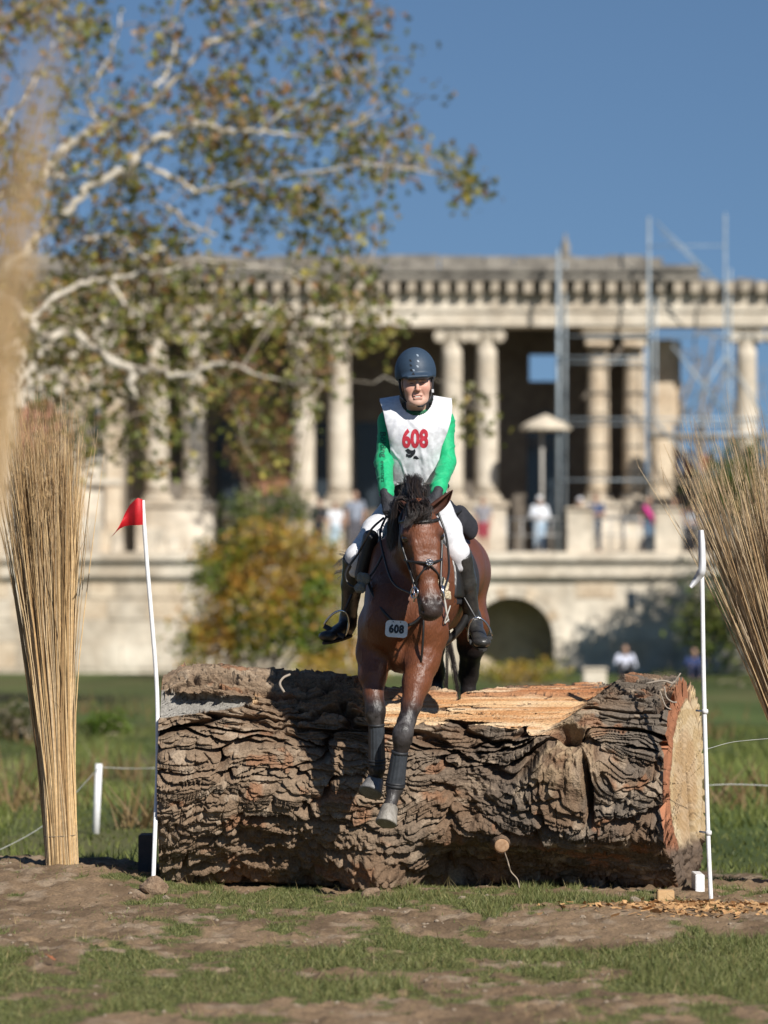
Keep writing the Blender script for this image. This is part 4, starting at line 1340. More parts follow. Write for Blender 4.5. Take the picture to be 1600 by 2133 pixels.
# right: green tree whose crown is mostly outside the frame; it shades the wall beside it
shrub('green_tree', 'dense green tree behind the right hand reed bundle, shading the podium wall', 'tree', (1690, 1400), 111.5,
      [(1590, 1010, 95, 85, 1.5), (1500, 1290, 75, 105, .4), (1545, 1010, 90, 80, .6), (1650, 1180, 140, 160, 0), (1600, 1060, 75, 60, 0), (1730, 960, 140, 170, 0), (1850, 900, 150, 190, -.6), (1690, 1120, 130, 130, -.5), (1780, 1230, 160, 130, 0)], 1480, GRN, .24, stems=9, per=9, seed=7)
for i, (px, py, Y, rx, ry, lab, pal_) in enumerate([
        (1390, 1425, 108, 95, 24, 'low dark hedge at the foot of the podium below the shaded wall', GRN),
        (1560, 1440, 96, 120, 34, 'dark low hedge at the right edge behind the white flag pole', GRN),
        (1080, 1400, 100, 110, 22, 'low olive and yellow weeds below the podium arch', AUT[:3]),
        (700, 1395, 99, 110, 20, 'low yellowish scrub below the rider on the left', AUT[1:4]),
        (225, 1512, 41, 38, 20, 'small bright green weed clump on the meadow behind the red flag', [(.09, .15, .02), (.15, .2, .03)]),
        (40, 1500, 60, 120, 40, 'olive scrub on the meadow below the pavilion wall', [(.075, .085, .025), (.13, .11, .04)])]):
    if Y < 90: Y = FPX * (EYE + .13) / (py + ry - HORIZON)
    shrub('low_scrub', lab, 'scrub', (px, py + ry), Y, [(px, py, rx, ry, 0)], 150, pal_, .03 + .0008 * Y, stems=3, per=8, seed=20 + i)
# bare tree seen through the roofless right part
bt = empty('bare_tree', (W(1450, 1300, 140).x, 140, 0), 'leafless grey tree seen through the roofless right part of the palace', 'tree')
bn = []
for q in range(7):
    a = W(1455, 1300, 140); a.z = 0
    tip = W(1390 + q * 32, 700 + 50 * abs(q - 3), 140 + q * .3)
    sp_ = smoothpath([a, a.lerp(tip, .45) + V(random.uniform(-.5, .5), 0, 0), a.lerp(tip, .75) + V(random.uniform(-.8, .8), 0, 0), tip], 6)
    part_tube('limb', sp_, [.22 * (1 - .85 * j / len(sp_)) for j in range(len(sp_))], mat('bare_bark', (.26, .23, .2), .9), bt, 6)
    bn += [tuple(p) for p in sp_[8:]]
tp = np.array([tuple(W(RNG.uniform(1380, 1600), RNG.uniform(690, 960), 140 + RNG.normal(0, .8))) for _ in range(160)])
b = MB()
for pp, rr in grow(bn, None, tp): b.tube(pp, rr * 1.6, 4, cap=False)
o = b.build('twigs', MATS['bare_bark'], bt); o['kind'] = 'stuff'
# ------------------------------------------------------------------ reed bundles
reed_m = mat('dry_reed', (0, 0, 0), 0.6, attr=True, nscale=8, var=0.2, spec=0.35)
def reed_bundle(name, label, base, Y, axis_top, r0, r1, n, length, spread=1.0, tint=(1, 1, 1), seed=1, tie=(0.08, 0.62), group='reed bundles flanking the jump', tips=True):
    r = np.random.default_rng(seed)
    b0 = Vector(base); up = (Vector(axis_top) - b0).normalized()
    side = up.cross(V(0, 1, 0)).normalized(); fw = side.cross(up)
    root = empty(name, b0, label, 'reed bundle', group)
    th = r.random(n) * 2 * math.pi; rr = np.sqrt(r.random(n))
    K = 9
    L = length * (0.72 + 0.36 * r.random(n)) 
    tt = np.linspace(0, 1, K)
    ax0, ax1, ax2 = np.array(b0), np.array(up), None
    s_, f_ = np.array(side), np.array(fw)
    P = np.zeros((n, K, 3))
    bend = r.normal(0, 0.05, (n, 2)) * (1 + 1.2 * (r.random((n, 1)) < .05)); th2 = th + r.normal(0, .25, n); rr2 = np.clip(rr + r.normal(0, .1, n), 0, 1.15)
    for k, t in enumerate(tt):
        h = L * t
        hn = h / length
        rad = r0 + (r1 - r0) * np.clip((hn - 0.12) / .88, 0, 1.2) ** 1.5 * spread
        wob = 0.006 * np.sin(hn * 9 + th * 7)
        a_ = th * (1 - hn) + th2 * hn; q = rr * (1 - hn) + rr2 * hn
        P[:, k] = ax0 + ax1[None] * h[:, None] + s_[None] * (np.cos(a_) * q * rad + bend[:, 0] * hn ** 2 * spread + wob)[:, None] + f_[None] * (np.sin(a_) * q * rad + bend[:, 1] * hn ** 2)[:, None]
    w = 0.0028 + 0.0022 * r.random(n)
    wk = w[:, None] * np.array([1, 1, 1, .98, .95, .9, .75, .5, .22])[None]
    base_c = np.array([[.54, .37, .185], [.45, .29, .135], [.60, .43, .23], [.31, .195, .09], [.50, .37, .22]])
    c = base_c[r.integers(0, 5, n)] * r.uniform(.75, 1.15, (n, 1)) * np.array(tint)
    o = link('reed_stems', ribbon_mesh('reed_stems', P, wk, c, 4), reed_m, root); o['kind'] = 'stuff'
    # leaves and broken side shoots
    m = n // 4
    i = r.integers(0, n, m); k = r.integers(3, K - 1, m)
    st = P[i, k]; d = ax1[None] + r.normal(0, .22 * spread + .02, (m, 3)); d /= np.linalg.norm(d, axis=1, keepdims=True)
    Lf = r.uniform(.06, .2, m)
    Q = st[:, None] + d[:, None] * (Lf[:, None] * np.linspace(0, 1, 4)[None])[..., None]
    o = link('side_shoots', ribbon_mesh('side_shoots', Q, .0017 + 0 * Lf, c[i] * .95, 3), reed_m, root); o['kind'] = 'stuff'
    # feathery tops
    if tips:
        m = n
        i = r.integers(0, n, m * 2); k = r.integers(K - 3, K, m * 2)
        st = P[i, k]; d = ax1[None] + r.normal(0, .13, (m * 2, 3)); Lf = r.uniform(.1, .28, m * 2)
        Q = st[:, None] + d[:, None] * (Lf[:, None] * np.linspace(0, 1, 4)[None])[..., None]
        o = link('feathery_tops', ribbon_mesh('feathery_tops', Q, .0012 + 0 * Lf, c[i] * np.array([1.05, 1.0, .95]), 3), reed_m, root); o['kind'] = 'stuff'
    for q in tie:
        hgt = length * q; rad = (r0 + (r1 - r0) * max(0, q - .12) ** 1.5 * spread) * 1.02
        pts = [b0 + up * hgt + side * math.cos(a) * rad + fw * math.sin(a) * rad for a in np.linspace(0, 2 * math.pi, 25)]
        part_tube('binding_wire', pts, 0.002, mat('wire', (.25, .2, .14), .6), root, 4)
    return root
pb = W(129, 1800, 22.1)
pb.z = float(ground_h(pb.x, pb.y)) - .02
reed_bundle('reed_bundle', 'upright tan reed bundle standing on the bare mound left of the red flag', pb, 22.1, W(84, 950, 22.1), .092, .235, 1500, 2.35, .85, seed=2)
pb = W(1735, 1830, 22.3); pb.z = float(ground_h(pb.x, pb.y)) - .02
reed_bundle('reed_bundle', 'grey brown reed bundle leaning in from the right edge by the white flag', pb, 22.3, W(1580, 1000, 22.3), .10, .40, 720, 2.55, 1.35, (1.0, 1.05, 1.18), seed=3)
pb = V(-0.88, 6.3, 0); pb.z = float(ground_h(pb.x, pb.y)) - .02
reed_bundle('reed_bundle', 'strongly blurred reed bundle close to the lens at the left edge', pb, 6.3, V(-0.74, 6.3, 2.2), .07, .20, 400, 2.42, .8, seed=5)

# ------------------------------------------------------------------ flag poles
paint = mat('white_paint', (0.80, 0.80, 0.80), 0.45, (0.72, 0.71, 0.69), 30, spec=.4)
red_c = mat('red_flag_cloth', (0.62, 0.012, 0.02), 0.6, (0.52, 0.01, 0.016), 30, transl=.15)
white_c = mat('white_flag_cloth', (0.78, 0.78, 0.79), 0.6, transl=.15)
def cloth(name, rows, m, parent, th=0.003, sub=3):
    """rows: lists of points; thickened sheet"""
    R = [smoothpath(r_, sub) for r_ in rows]
    n = len(R[0]); b = MB()
    vs = [p for r_ in R for p in r_]
    k = len(vs)
    fs = [(i * n + j, i * n + j + 1, (i + 1) * n + j + 1, (i + 1) * n + j) for i in range(len(R) - 1) for j in range(n - 1)]
    off = V(0, th, 0)
    b.add(vs + [p + off for p in vs], fs + [tuple(k + q for q in f[::-1]) for f in fs])
    return b.build(name, m, parent, smooth=True)
FYp = 21.62
foot = W(318, 1806, FYp - .35); foot.z = float(ground_h(foot.x, foot.y)) - .05
rp = empty('flag_pole', foot, 'thin white pole with a red pennant at the left end of the log', 'flag pole', 'flags marking the jump')
ptsr = [W(297, 1042, FYp), W(306, 1170, FYp), W(317, 1300, FYp), W(327, 1440, FYp), W(328, 1600, FYp - .1), W(323, 1730, FYp - .25), foot]
part_tube('pole', smoothpath(ptsr, 6), 0.0125, paint, rp, 10)
# pennant: wrapped sleeve on the pole and a tail blown to the left
rows = []
for t in np.linspace(0, 1, 7):
    top = V(0, 0, 0); 
    a = W(299 - 2 + 0 * t, 1040 + 52 * t, FYp - .02)
    b_ = W(288 - 2 * t, 1038 + 55 * t, FYp - .05)
    c_ = W(276 - 8 * t, 1044 + 52 * t, FYp - .02)
    d_ = W(268 - 14 * t, 1052 + 45 * t, FYp + .01)
    rows.append([a, b_, c_, d_])
cl_r = MB()
outline_rows = [
    [(297.5, 1093), (297, 1040)], [(288, 1094), (287, 1037)], [(279, 1094), (279, 1043)], [(270, 1094), (270, 1052)],
    [(260, 1096), (262, 1066)], [(250, 1101), (255, 1082)], [(242, 1108), (248, 1096)], [(237, 1114), (241, 1107)], [(231, 1119), (233, 1117)]]
dep = [-.013, -.04, -.02, .015, .03, .01, -.02, -.01, 0]
rows = []
for (lo_, hi_2), d in zip(outline_rows, dep):
    rows.append([W(lo_[0] + (hi_2[0] - lo_[0]) * t, lo_[1] + (hi_2[1] - lo_[1]) * t, FYp + d - .015 * math.sin(t * 3)) for t in np.linspace(0, 1, 5)])
cloth('pennant', rows, red_c, rp)
wy = 21.05
foot = W(1482, 1888, wy); foot.z = float(ground_h(foot.x, foot.y)) - .04
wp = empty('flag_pole', foot, 'thin white pole with a limp white pennant at the right end of the log', 'flag pole', 'flags marking the jump')
part_tube('pole', smoothpath([W(1460, 1108, wy), W(1463, 1230, wy), W(1466, 1420, wy), W(1471, 1600, wy), W(1476, 1760, wy), foot], 5), 0.0125, paint, wp, 10)
tie_m = mat('white_tape', (.75, .74, .72), .5)
for py in (1482, 1735):
    c = W(1458 + (py - 1108) * .029, py, wy)
    b = MB(); b.lathe([(.0165, -.012), (.018, 0), (.0165, .012)], c, 12); b.tube([c + V(-.005, .01, 0), c + V(-.045, .05, .004)], .006, 6)
    b.build('fixing_tape', tie_m, wp, smooth=True)
rows = []
for (xl, xr, y, d) in [(1455, 1466, 1104, -.03), (1455, 1469, 1130, -.035), (1455, 1470, 1158, -.035), (1456, 1471, 1172, -.03), (1455, 1470, 1184, -.05), (1450, 1467, 1194, -.03), (1445, 1458, 1204, .0), (1440, 1450, 1212, .0), (1436, 1441, 1220, -.01)]:
    rows.append([W(xl + (xr - xl) * t, y + (6 * t if y > 1180 else 0), wy + d - .02 * math.sin(t * 3.14)) for t in np.linspace(0, 1, 5)])
cloth('pennant', rows, white_c, wp)

# ------------------------------------------------------------------ small blocks that hold the log
wood_b = mat('cut_timber', (0.56, 0.37, 0.19), 0.85, (0.48, 0.29, 0.13), 25, 0.12, .2, 90, stretch=(1, 1, 6))
def block(name, label, px0, px1, py0, py1, Y, d, m, rot=0.0):
    a = W(px0, py1, Y); c = W(px1, py0, Y)
    gzz = float(ground_h((a.x + c.x) / 2, Y))
    b = MB(); w = (c.x - a.x) / 2; h = c.z - min(a.z, gzz) + .02
    b.box((-w, 0, 0), (w, d, h))
    o = b.build(name, m, None, loc=((a.x + c.x) / 2, Y, min(a.z, gzz) - .02), bevel=.004)
    o.rotation_euler = (0, 0, rot)
    return tag(o, label, 'block')
block('wooden_block', 'square tan timber peg in the turf under the right end of the log', 1370, 1405, 1855, 1893, 20.9, .1, wood_b)
block('wooden_block', 'white painted chock under the right end of the log', 1449, 1468, 1822, 1862, 21.6, .3, paint)
block('wooden_block', 'dark timber chock at the shaded left end of the log', 288, 322, 1740, 1806, 22.0, .25, mat('dark_timber', (.06, .055, .055), .8, (.04, .04, .04), 20))

# ------------------------------------------------------------------ string fence on the meadow
fy = 30.0
fb = W(199, 1720, fy); fb.z = float(ground_h(fb.x, fb.y)) - .03
o = MB(); tp_ = W(206, 1591, fy)
o.tube([fb, fb.lerp(tp_, .5), tp_], [.030, .029, .028], 10)
fp = o.build('fence_post', paint, None, smooth=True); tag(fp, 'short white fence post leaning on the meadow behind the log', 'fence post')
string_m = mat('white_string', (.42, .42, .38), .7)
for lab, pts, r in [
        ('thin white string running right from the white fence post to behind the log', [W(206, 1598, fy), W(270, 1601, fy), W(360, 1600, fy), W(600, 1602, fy + 1)], .0035),
        ('slack string running down left from the white fence post', [W(205, 1600, fy), W(150, 1660, 27), W(90, 1720, 25.5), W(0, 1770, 24.5), W(-80, 1800, 24)], .003),
        ('thin dry straw coloured string running right from the white flag pole', [W(1474, 1560, 21.08), W(1520, 1547, 21.3), W(1560, 1542, 21.6), W(1620, 1537, 22)], .0018),
        ('blurred white string crossing the meadow at the right edge', [W(1470, 1636, 27), W(1540, 1634, 27), W(1660, 1640, 27)], .004)]:
    b = MB(); b.tube(smoothpath(pts, 5), r, 5)
    tag(b.build('fence_string', string_m, None, smooth=True), lab, 'string')

# fallen leaf on the turf
lv_, lf_ = leaf_mesh('fallen_leaf', 'plane')
p = W(110, 2006, 17.2); p.z = float(ground_h(p.x, p.y)) + .03
o = link('fallen_leaf', mesh_np('fallen_leaf', lv_ * .065, lf_, smooth=False), mat('fallen_leaf', (.36, .12, .05), .7, (.28, .1, .04), 30), None, p)
o.rotation_euler = (.5, .3, 1.0)
tag(o, 'small rusty fallen leaf on the turf at lower left', 'leaf')
# ------------------------------------------------------------------ the horse
def build_horse():
    root = empty('horse', (0.2, 21.4, 0.0), 'bay horse with black mane coming over the log, forelegs reaching down', 'horse')
    v = Vol((-.42, 20.25, .30), (.80, 23.25, 2.36), .0095)
    X = (1, 0, 0)
    # trunk
    br, gi, wi, mi, lo, cr = W(842, 1275, 21.10), W(862, 1225, 21.45), W(864, 1150, 21.5), W(890, 1212, 21.95), W(912, 1185, 22.35), W(930, 1190, 22.72)
    v.ecap(br, gi, (.20, .24), (.245, .31), X, .05)
    v.ecap(gi, mi, (.245, .31), (.285, .30), X, .05)
    v.ecap(mi, lo, (.285, .29), (.265, .265), X, .05)
    v.ecap(lo, cr, (.265, .265), (.265, .25), X, .05)
    v.ecap(W(856, 1085, 21.45), W(886, 1105, 21.95), (.07, .10), (.12, .10), X, .10)       # withers and back
    # breast muscles
    v.ell(W(806, 1290, 20.98), (.105, .12, .17), None, .05)
    v.ell(W(882, 1295, 20.98), (.105, .12, .17), None, .05)
    v.ell(W(845, 1370, 21.08), (.12, .13, .09), None, .06)
    v.cap(W(843, 1250, 20.82), W(843, 1370, 20.90), .012, .012, .04, 's')                 # groove between them
    # shoulders
    v.ecap(W(800, 1170, 21.35), W(792, 1310, 21.02), (.075, .16), (.095, .13), X, .06)
    v.ecap(W(900, 1170, 21.35), W(888, 1310, 21.02), (.075, .16), (.105, .13), X, .06)
    # forelegs: image left, then the reaching one
    v.chain([(W(782, 1300, 21.08), .098), (W(777, 1360, 21.08), .088), (W(777, 1405, 21.02), .071), (W(778, 1448, 20.97), .054)], .04)
    v.chain([(W(778, 1448, 20.97), .052), (W(781, 1468, 20.945), .052), (W(782, 1484, 20.94), .053), (W(783, 1500, 20.945), .043), (W(784, 1520, 20.955), .035), (W(785, 1580, 20.985), .033), (W(785, 1601, 20.995), .043), (W(783, 1622, 21.04), .035), (W(780, 1632, 21.06), .043)], .018)
    v.ell(W(783, 1480, 20.925), (.046, .035, .05), None, .02)
    v.chain([(W(893, 1320, 21.02), .105), (W(880, 1375, 20.98), .088), (W(868, 1420, 20.92), .072), (W(857, 1470, 20.86), .055)], .04)
    v.chain([(W(857, 1470, 20.86), .052), (W(848, 1500, 20.83), .048), (W(840, 1524, 20.80), .052), (W(838, 1540, 20.80), .050), (W(835, 1560, 20.805), .036), (W(825, 1626, 20.84), .034), (W(822, 1643, 20.845), .046), (W(817, 1664, 20.82), .031), (W(811, 1684, 20.795), .040)], .018)
    v.ell(W(839, 1530, 20.78), (.046, .035, .052), None, .02)
    # hindquarters and hind legs (cannons hidden behind the trunk)
    v.ecap(W(965, 1200, 22.7), W(982, 1300, 22.55), (.12, .21), (.10, .16), X, .06)
    v.chain([(W(982, 1300, 22.58), .105), (W(982, 1345, 22.68), .080), (W(978, 1385, 22.82), .055), (W(976, 1405, 22.87), .055), (W(975, 1440, 22.88), .040), (W(974, 1530, 22.85), .036), (W(974, 1550, 22.84), .045), (W(973, 1575, 22.8), .036)], .03)
    v.ecap(W(890, 1200, 22.7), W(896, 1300, 22.55), (.12, .21), (.09, .15), X, .06)
    v.chain([(W(896, 1300, 22.58), .09), (W(902, 1350, 22.72), .065), (W(907, 1388, 22.86), .048), (W(908, 1400, 22.9), .05), (W(908, 1440, 22.9), .038), (W(908, 1530, 22.88), .034), (W(908, 1550, 22.87), .043), (W(907, 1575, 22.83), .035)], .03)
    # neck
    v.ecap(W(852, 1165, 21.30), W(866, 1108, 20.82), (.135, .27), (.085, .165), X, .06)
    v.ecap(W(866, 1108, 20.84), W(872, 1080, 20.70), (.085, .16), (.075, .11), X, .05)
    # head in its own frame: z down the face from the poll, -y out of the face
    HM = Matrix.Translation(W(873, 1062, 20.60)) @ Matrix.Rotation(math.radians(13), 4, 'Z') @ Matrix.Rotation(math.radians(-3.5), 4, 'Y') @ Matrix.Rotation(math.radians(-14), 4, 'X')
    H = lambda x, y, z: HM @ V(x, y, -z)
    hx = HM.to_3x3() @ V(1, 0, 0)
    v.ecap(H(0, 0.045, .00), H(0, .02, .10), (.075, .085), (.098, .10), hx, .04)
    v.ecap(H(0, .02, .09), H(0, .045, .16), (.098, .10), (.100, .12), hx, .035)
    v.ecap(H(0, .04, .16), H(0, .03, .32), (.092, .115), (.066, .085), hx, .035, pw=2.6)
    v.ecap(H(0, .03, .32), H(0, .015, .47), (.064, .080), (.054, .062), hx, .03, pw=2.6)
    v.ecap(H(0, .005, .48), H(0, .005, .55), (.060, .058), (.064, .056), hx, .025, pw=2.4)
    v.ell(H(0, .045, .565), (.042, .05, .035), None, .03)             # lower lip and chin
    for s in (-1, 1):
        v.ell(H(s * .058, .115, .17), (.045, .10, .10), HM, .035)       # cheek
        v.ell(H(s * .092, -.015, .135), (.026, .036, .030), HM, .02)    # brow over the eye
        v.cap(H(s * .058, -.045, .20), H(s * .05, -.035, .36), .018, .010, .03)   # facial crest
        v.ell(H(s * .036, -.040, .515), (.024, .022, .030), HM, .02)    # nostril rim
        v.ell(H(s * .038, -.066, .516), (.010, .022, .018), HM, .008, 's')
        v.cap(H(s * .10, .02, .215), H(s * .078, .03, .38), .020, .018, .03, 's') # hollow of the cheek
    v.cap(H(-.06, -.025, .566), H(.06, -.025, .566), .004, .004, .012, 's')        # mouth line
    def colour(p):
        n = fbm(p[:, 0] * 9, p[:, 1] * 9, p[:, 2] * 9, 3, 501)[:, None]
        n2 = fbm(p[:, 0] * 34, p[:, 1] * 34, p[:, 2] * 34, 3, 502)[:, None]
        bay = np.array([.132, .044, .018]) * (0.8 + .4 * n); blk = np.array([.018, .014, .013]); gry = np.array([.13, .12, .118])
        c = bay
        # black points below the knees and hocks, grey with dried mud and sweat at the knees
        kz = np.where(p[:, 1] < 21.4, np.where(p[:, 0] < .03, 1.06, 1.02), 1.34)
        k = sstep(.13, .0, p[:, 2] - kz)[:, None]
        c = c + (blk - c) * k
        mud = (np.exp(-((p[:, 2] - (kz - .04)) / .10) ** 2) * (p[:, 1] < 21.3))[:, None] * sstep(.40, .62, fbm(p[:, 0] * 26, p[:, 1] * 26, p[:, 2] * 20, 3, 503))[:, None]
        c = c + (gry - c) * mud * .45
        low = (sstep(.72, .60, p[:, 2]) * (p[:, 1] < 21.3))[:, None]
        c = c + (np.array([.050, .044, .040]) - c) * low * .6
        # dark colour of the muzzle
        q = np.array(HM.inverted()) ; l = p @ q[:3, :3].T + q[:3, 3]
        inh = (np.abs(l[:, 0]) < .13) & (l[:, 1] < .2) & (l[:, 2] < .06)
        mz = (sstep(-.43, -.53, l[:, 2]) * inh)[:, None]
        c = c + (np.array([.028, .02, .018]) - c) * mz * .95
        ey = (np.exp(-(((np.abs(l[:, 0]) - .095) / .03) ** 2 + ((l[:, 2] + .16) / .035) ** 2)) * inh)[:, None]
        c = c + (blk - c) * ey * .7
        c = c + (np.array([.30, .10, .042]) - c) * (np.exp(-((l[:, 0] / .05) ** 2 + ((l[:, 2] + .14) / .08) ** 2)) * inh)[:, None] * .3
        return c
    def vein(p):
        n = 1 - np.abs(2 * fbm(p[:, 0] * 9, p[:, 1] * 9, p[:, 2] * 6, 3, 511) - 1) ** 1
        return .0035 * sstep(.93, 1.0, n) * (p[:, 1] < 21.5) + .004 * (fbm(p[:, 0] * 7, p[:, 1] * 7, p[:, 2] * 7, 2, 512) - .5)
    coat = mat('bay_coat', (0, 0, 0), 0.44, attr=True, nscale=30, var=0.25, bump=.5, bscale=110, spec=.45, bdist=.006, stretch=(1, 1, .45))
    v.build('body', coat, root, colour, vein)
    dark = mat('horse_dark', (.02, .016, .015), .3, spec=.6)
    hoof_m = mat('hoof_horn', (.30, .275, .235), .5, (.17, .15, .125), 22, .25, .3, 150, stretch=(1, 1, .2))
    hoof_d = mat('hoof_horn_grey', (.21, .205, .2), .35, (.12, .115, .11), 22, .25, .3, 150)
    def hoof(top, toe, r0, r1, m):
        ax = (toe - top); L = ax.length; M = V(0, 0, 1).rotation_difference(ax.normalized()).to_matrix().to_4x4()
        b = MB(); b.lathe([(r0 * .8, -.012), (r0, 0), (r0 * 1.03, .012), (r0 + (r1 - r0) * .5, L * .5), (r1, L * .93), (r1 * .96, L), (r1 * .7, L * 1.0)], top, 22, M)
        return b.build('hoof', m, root, smooth=True)
    hoof(W(782, 1624, 21.035), W(771, 1652, 20.985), .048, .066, hoof_d)
    hoof(W(812, 1682, 20.80), W(804, 1716, 20.755), .045, .060, hoof_m)
    hoof(W(973, 1575, 22.8), W(972, 1602, 22.76), .045, .06, hoof_d)
    hoof(W(907, 1575, 22.83), W(906, 1602, 22.79), .045, .06, hoof_d)
    eye_m = mat('horse_eye', (.012, .007, .005), .08, spec=.8, coat=.5)
    for s in (-1, 1):
        b = MB(); b.lathe([(.001, -.023), (.012, -.02), (.0195, -.012), (.023, 0), (.0195, .012), (.012, .02), (.001, .023)], H(s * .094, -.018, .158), 14)
        b.build('eye', eye_m, root, smooth=True)
    # ears: cupped leaf shapes
    ear_m = mat('ear_coat', (.10, .035, .018), .6, (.05, .02, .013), 30)
    def ear(base, tip, open_dir, w=.036):
        base, tip = Vector(base), Vector(tip); ax = tip - base; side = ax.cross(open_dir).normalized(); od = side.cross(ax).normalized()
        b = MB(); rows = []; K = 9; n = 11
        for i in range(K):
            t = i / (K - 1)
            wd = w * (0.72 + .9 * t - 1.62 * t ** 2.4) if t < 1 else .001
            wd = max(wd, .0015)
            c = base.lerp(tip, t) + side * .012 * math.sin(t * 3.0)
            row = []
            for j in range(n):
                a = -2.2 + 4.4 * j / (n - 1)
                row.append(c + side * math.sin(a) * wd - od * math.cos(a) * wd * .75)
            rows.append(row)
        vs = [p for r_ in rows for p in r_]
        fs = [(i * n + j, i * n + j + 1, (i + 1) * n + j + 1, (i + 1) * n + j) for i in range(K - 1) for j in range(n - 1)]
        b.add(vs, fs)
        o = b.build('ear', ear_m, root, smooth=True)
        s_ = o.modifiers.new('s', 'SOLIDIFY'); s_.thickness = .006
        return o
    ear(H(.058, .03, .01), W(943, 1020, 20.60), V(.55, -.8, -.1), .040)
    ear(H(-.058, .04, .01), H(-.085, .16, -.09), V(-.6, -.7, 0), .036)
    # hair
    hair_m = mat('black_hair', (0, 0, 0), .42, attr=True, nscale=30, var=.3, spec=.55)
    def strands(name, gen, n, w, parent=root, K=9):
        P = np.zeros((n, K, 3)); 
        lock = 14; gd = None
        for i in range(n):
            if i % lock == 0:            # hair falls in locks: strands share a guide and close up towards its tip
                pts = gen(random.random(), random.random())
                sp_ = smoothpath(pts, 6); idx = np.linspace(0, len(sp_) - 1, K).astype(int)
                gd = np.array([tuple(sp_[j]) for j in idx])
            P[i] = gd + RNG.normal(0, .012, 3)[None] * np.linspace(1, .35, K)[:, None]
        P += np.cumsum(RNG.normal(0, .0016, (n, K, 3)), axis=1)
        c = np.array([[.017, .013, .012]]) * RNG.uniform(.6, 2.0, (n, 1)) + RNG.random((n, 1)) ** 4 * np.array([[.06, .035, .022]])
        return link(name, ribbon_mesh(name, P, RNG.uniform(.0014, .0034, n) * w, c, 3), hair_m, parent)
    g = lambda s: random.gauss(0, s)
    # forelock: rises from the poll and sweeps down to the left over the brow
    def fore(a, b):
        st = H(-.06 + .10 * a, .03 + g(.012), -.005 + g(.01))
        return [st, H(-.07 + .10 * a + g(.01), -.06 + g(.015), -.035 + .03 * b), H(-.09 + .12 * a + g(.012), -.105 + g(.012), .04 + .02 * b), H(-.105 + .09 * a + g(.012), -.10 + g(.01), .085 + .05 * b - .05 * a)]
    strands('forelock', fore, 420, 1.0)
    def fore2(a, b):     # wisps swept to the right under the browband
        st = H(-.03 + .06 * a, .0 + g(.012), -.01)
        return [st, H(.01 + g(.015), -.085, .01 + g(.01)), H(.05 * a - .02 + g(.02), -.100, .05 + g(.014)), H(-.01 + .03 * a + g(.02), -.098, .085 + .02 * b)]
    strands('forelock', fore2, 110, .9)
    # mane: crest of the neck, blown up and to the left
    c0, c1, c2 = W(866, 1040, 20.70), W(860, 1048, 21.0), W(854, 1062, 21.37)
    def mane(a, b):
        base = (c0.lerp(c1, a * 2) if a < .5 else c1.lerp(c2, a * 2 - 1)) + V(g(.012), 0, -.03)
        if b < .22:      # upright tuft
            tip = base + V(-.005 + g(.03), -.03 + g(.03), .06 + .08 * random.random())
            return [base, base.lerp(tip, .5) + V(g(.02), -.02, .02), tip]
        L = .10 + .16 * random.random()
        return [base, base + V(-.03 + g(.015), -.01, .035 + g(.012)), base + V(-.075 - L * .1, .0 + g(.02), .0 + g(.02)), base + V(-.085 - L * .15, .02 + g(.03), -.06 - L * .7)]
    strands('mane', mane, 900, 1.15)
    def toptuft(a, b):
        st = H(-.05 + .10 * a, .01 + .10 * b, -.005)
        tip = W(860 + g(9), 986 + abs(g(20)), 20.8)
        return [st, st.lerp(tip, .5) + V(g(.018) - .01, g(.02), .0), tip + V(g(.012), 0, 0)]
    strands('mane', toptuft, 760, 1.1)
    tb_ = W(905, 1110, 22.98)
    def tail(a, b):
        tip = W(690 + 45 * a, 1150 + 55 * b, 22.75)
        return [tb_ + V(g(.02), g(.02), g(.02)), tb_.lerp(tip, .35) + V(0, .03, .03 + g(.02)), tb_.lerp(tip, .75) + V(g(.03), 0, g(.02)), tip]
    strands('tail', tail, 150, 1.1)
    def tail2(a, b):
        tip = W(870 + 90 * a, 1430 + 60 * b, 23.1)
        return [tb_ + V(g(.02), g(.02), g(.02)), tb_ + V(g(.03), .10, -.1), tb_.lerp(tip, .6) + V(g(.03), .05, g(.02)), tip]
    strands('tail', tail2, 220, 1.4)

    # ---- protective boots on the cannons, ribbed
    boot_m = mat('leg_boot_shell', (.045, .052, .062), .28, (.03, .035, .042), 20, spec=.6)
    band_m = mat('leg_boot_band', (.02, .021, .024), .55)
    def legboot(a, b_, r0, r1):
        ax = (b_ - a); L = ax.length; M = V(0, 0, 1).rotation_difference(ax.normalized()).to_matrix().to_4x4()
        bb = MB(); n = 56; vs = []; fs = []
        K = 12
        for i in range(K):
            t = i / (K - 1); r = r0 + (r1 - r0) * t
            for k in range(n):
                th = 2 * math.pi * k / n
                rb = .0035 * max(0, math.cos(th * 14)) ** .5 * (1 if 0 < i < K - 1 else 0) if math.cos(th * 14) > 0 else 0
                vs.append(M @ V((r + rb) * math.cos(th), (r + rb) * math.sin(th), L * t) + a)
        fs = [(i * n + k, i * n + (k + 1) % n, (i + 1) * n + (k + 1) % n, (i + 1) * n + k) for i in range(K - 1) for k in range(n)]
        bb.add(vs, fs); o = bb.build('leg_boot', boot_m, root, smooth=True)
        for t in (.02, .9, .97):
            r = r0 + (r1 - r0) * t + .003
            q = MB(); q.lathe([(r, -.008), (r + .003, -.005), (r + .003, .005), (r, .008)], a.lerp(b_, t), 28, M); q.build('strap', band_m, o, smooth=True)
    legboot(W(784, 1508, 20.95), W(785, 1592, 20.985), .041, .044)
    legboot(W(833, 1566, 20.805), W(823, 1638, 20.842), .041, .049)

    # ---- bridle
    lea = mat('black_leather', (.014, .013, .013), .38, (.022, .02, .019), 40, spec=.55)
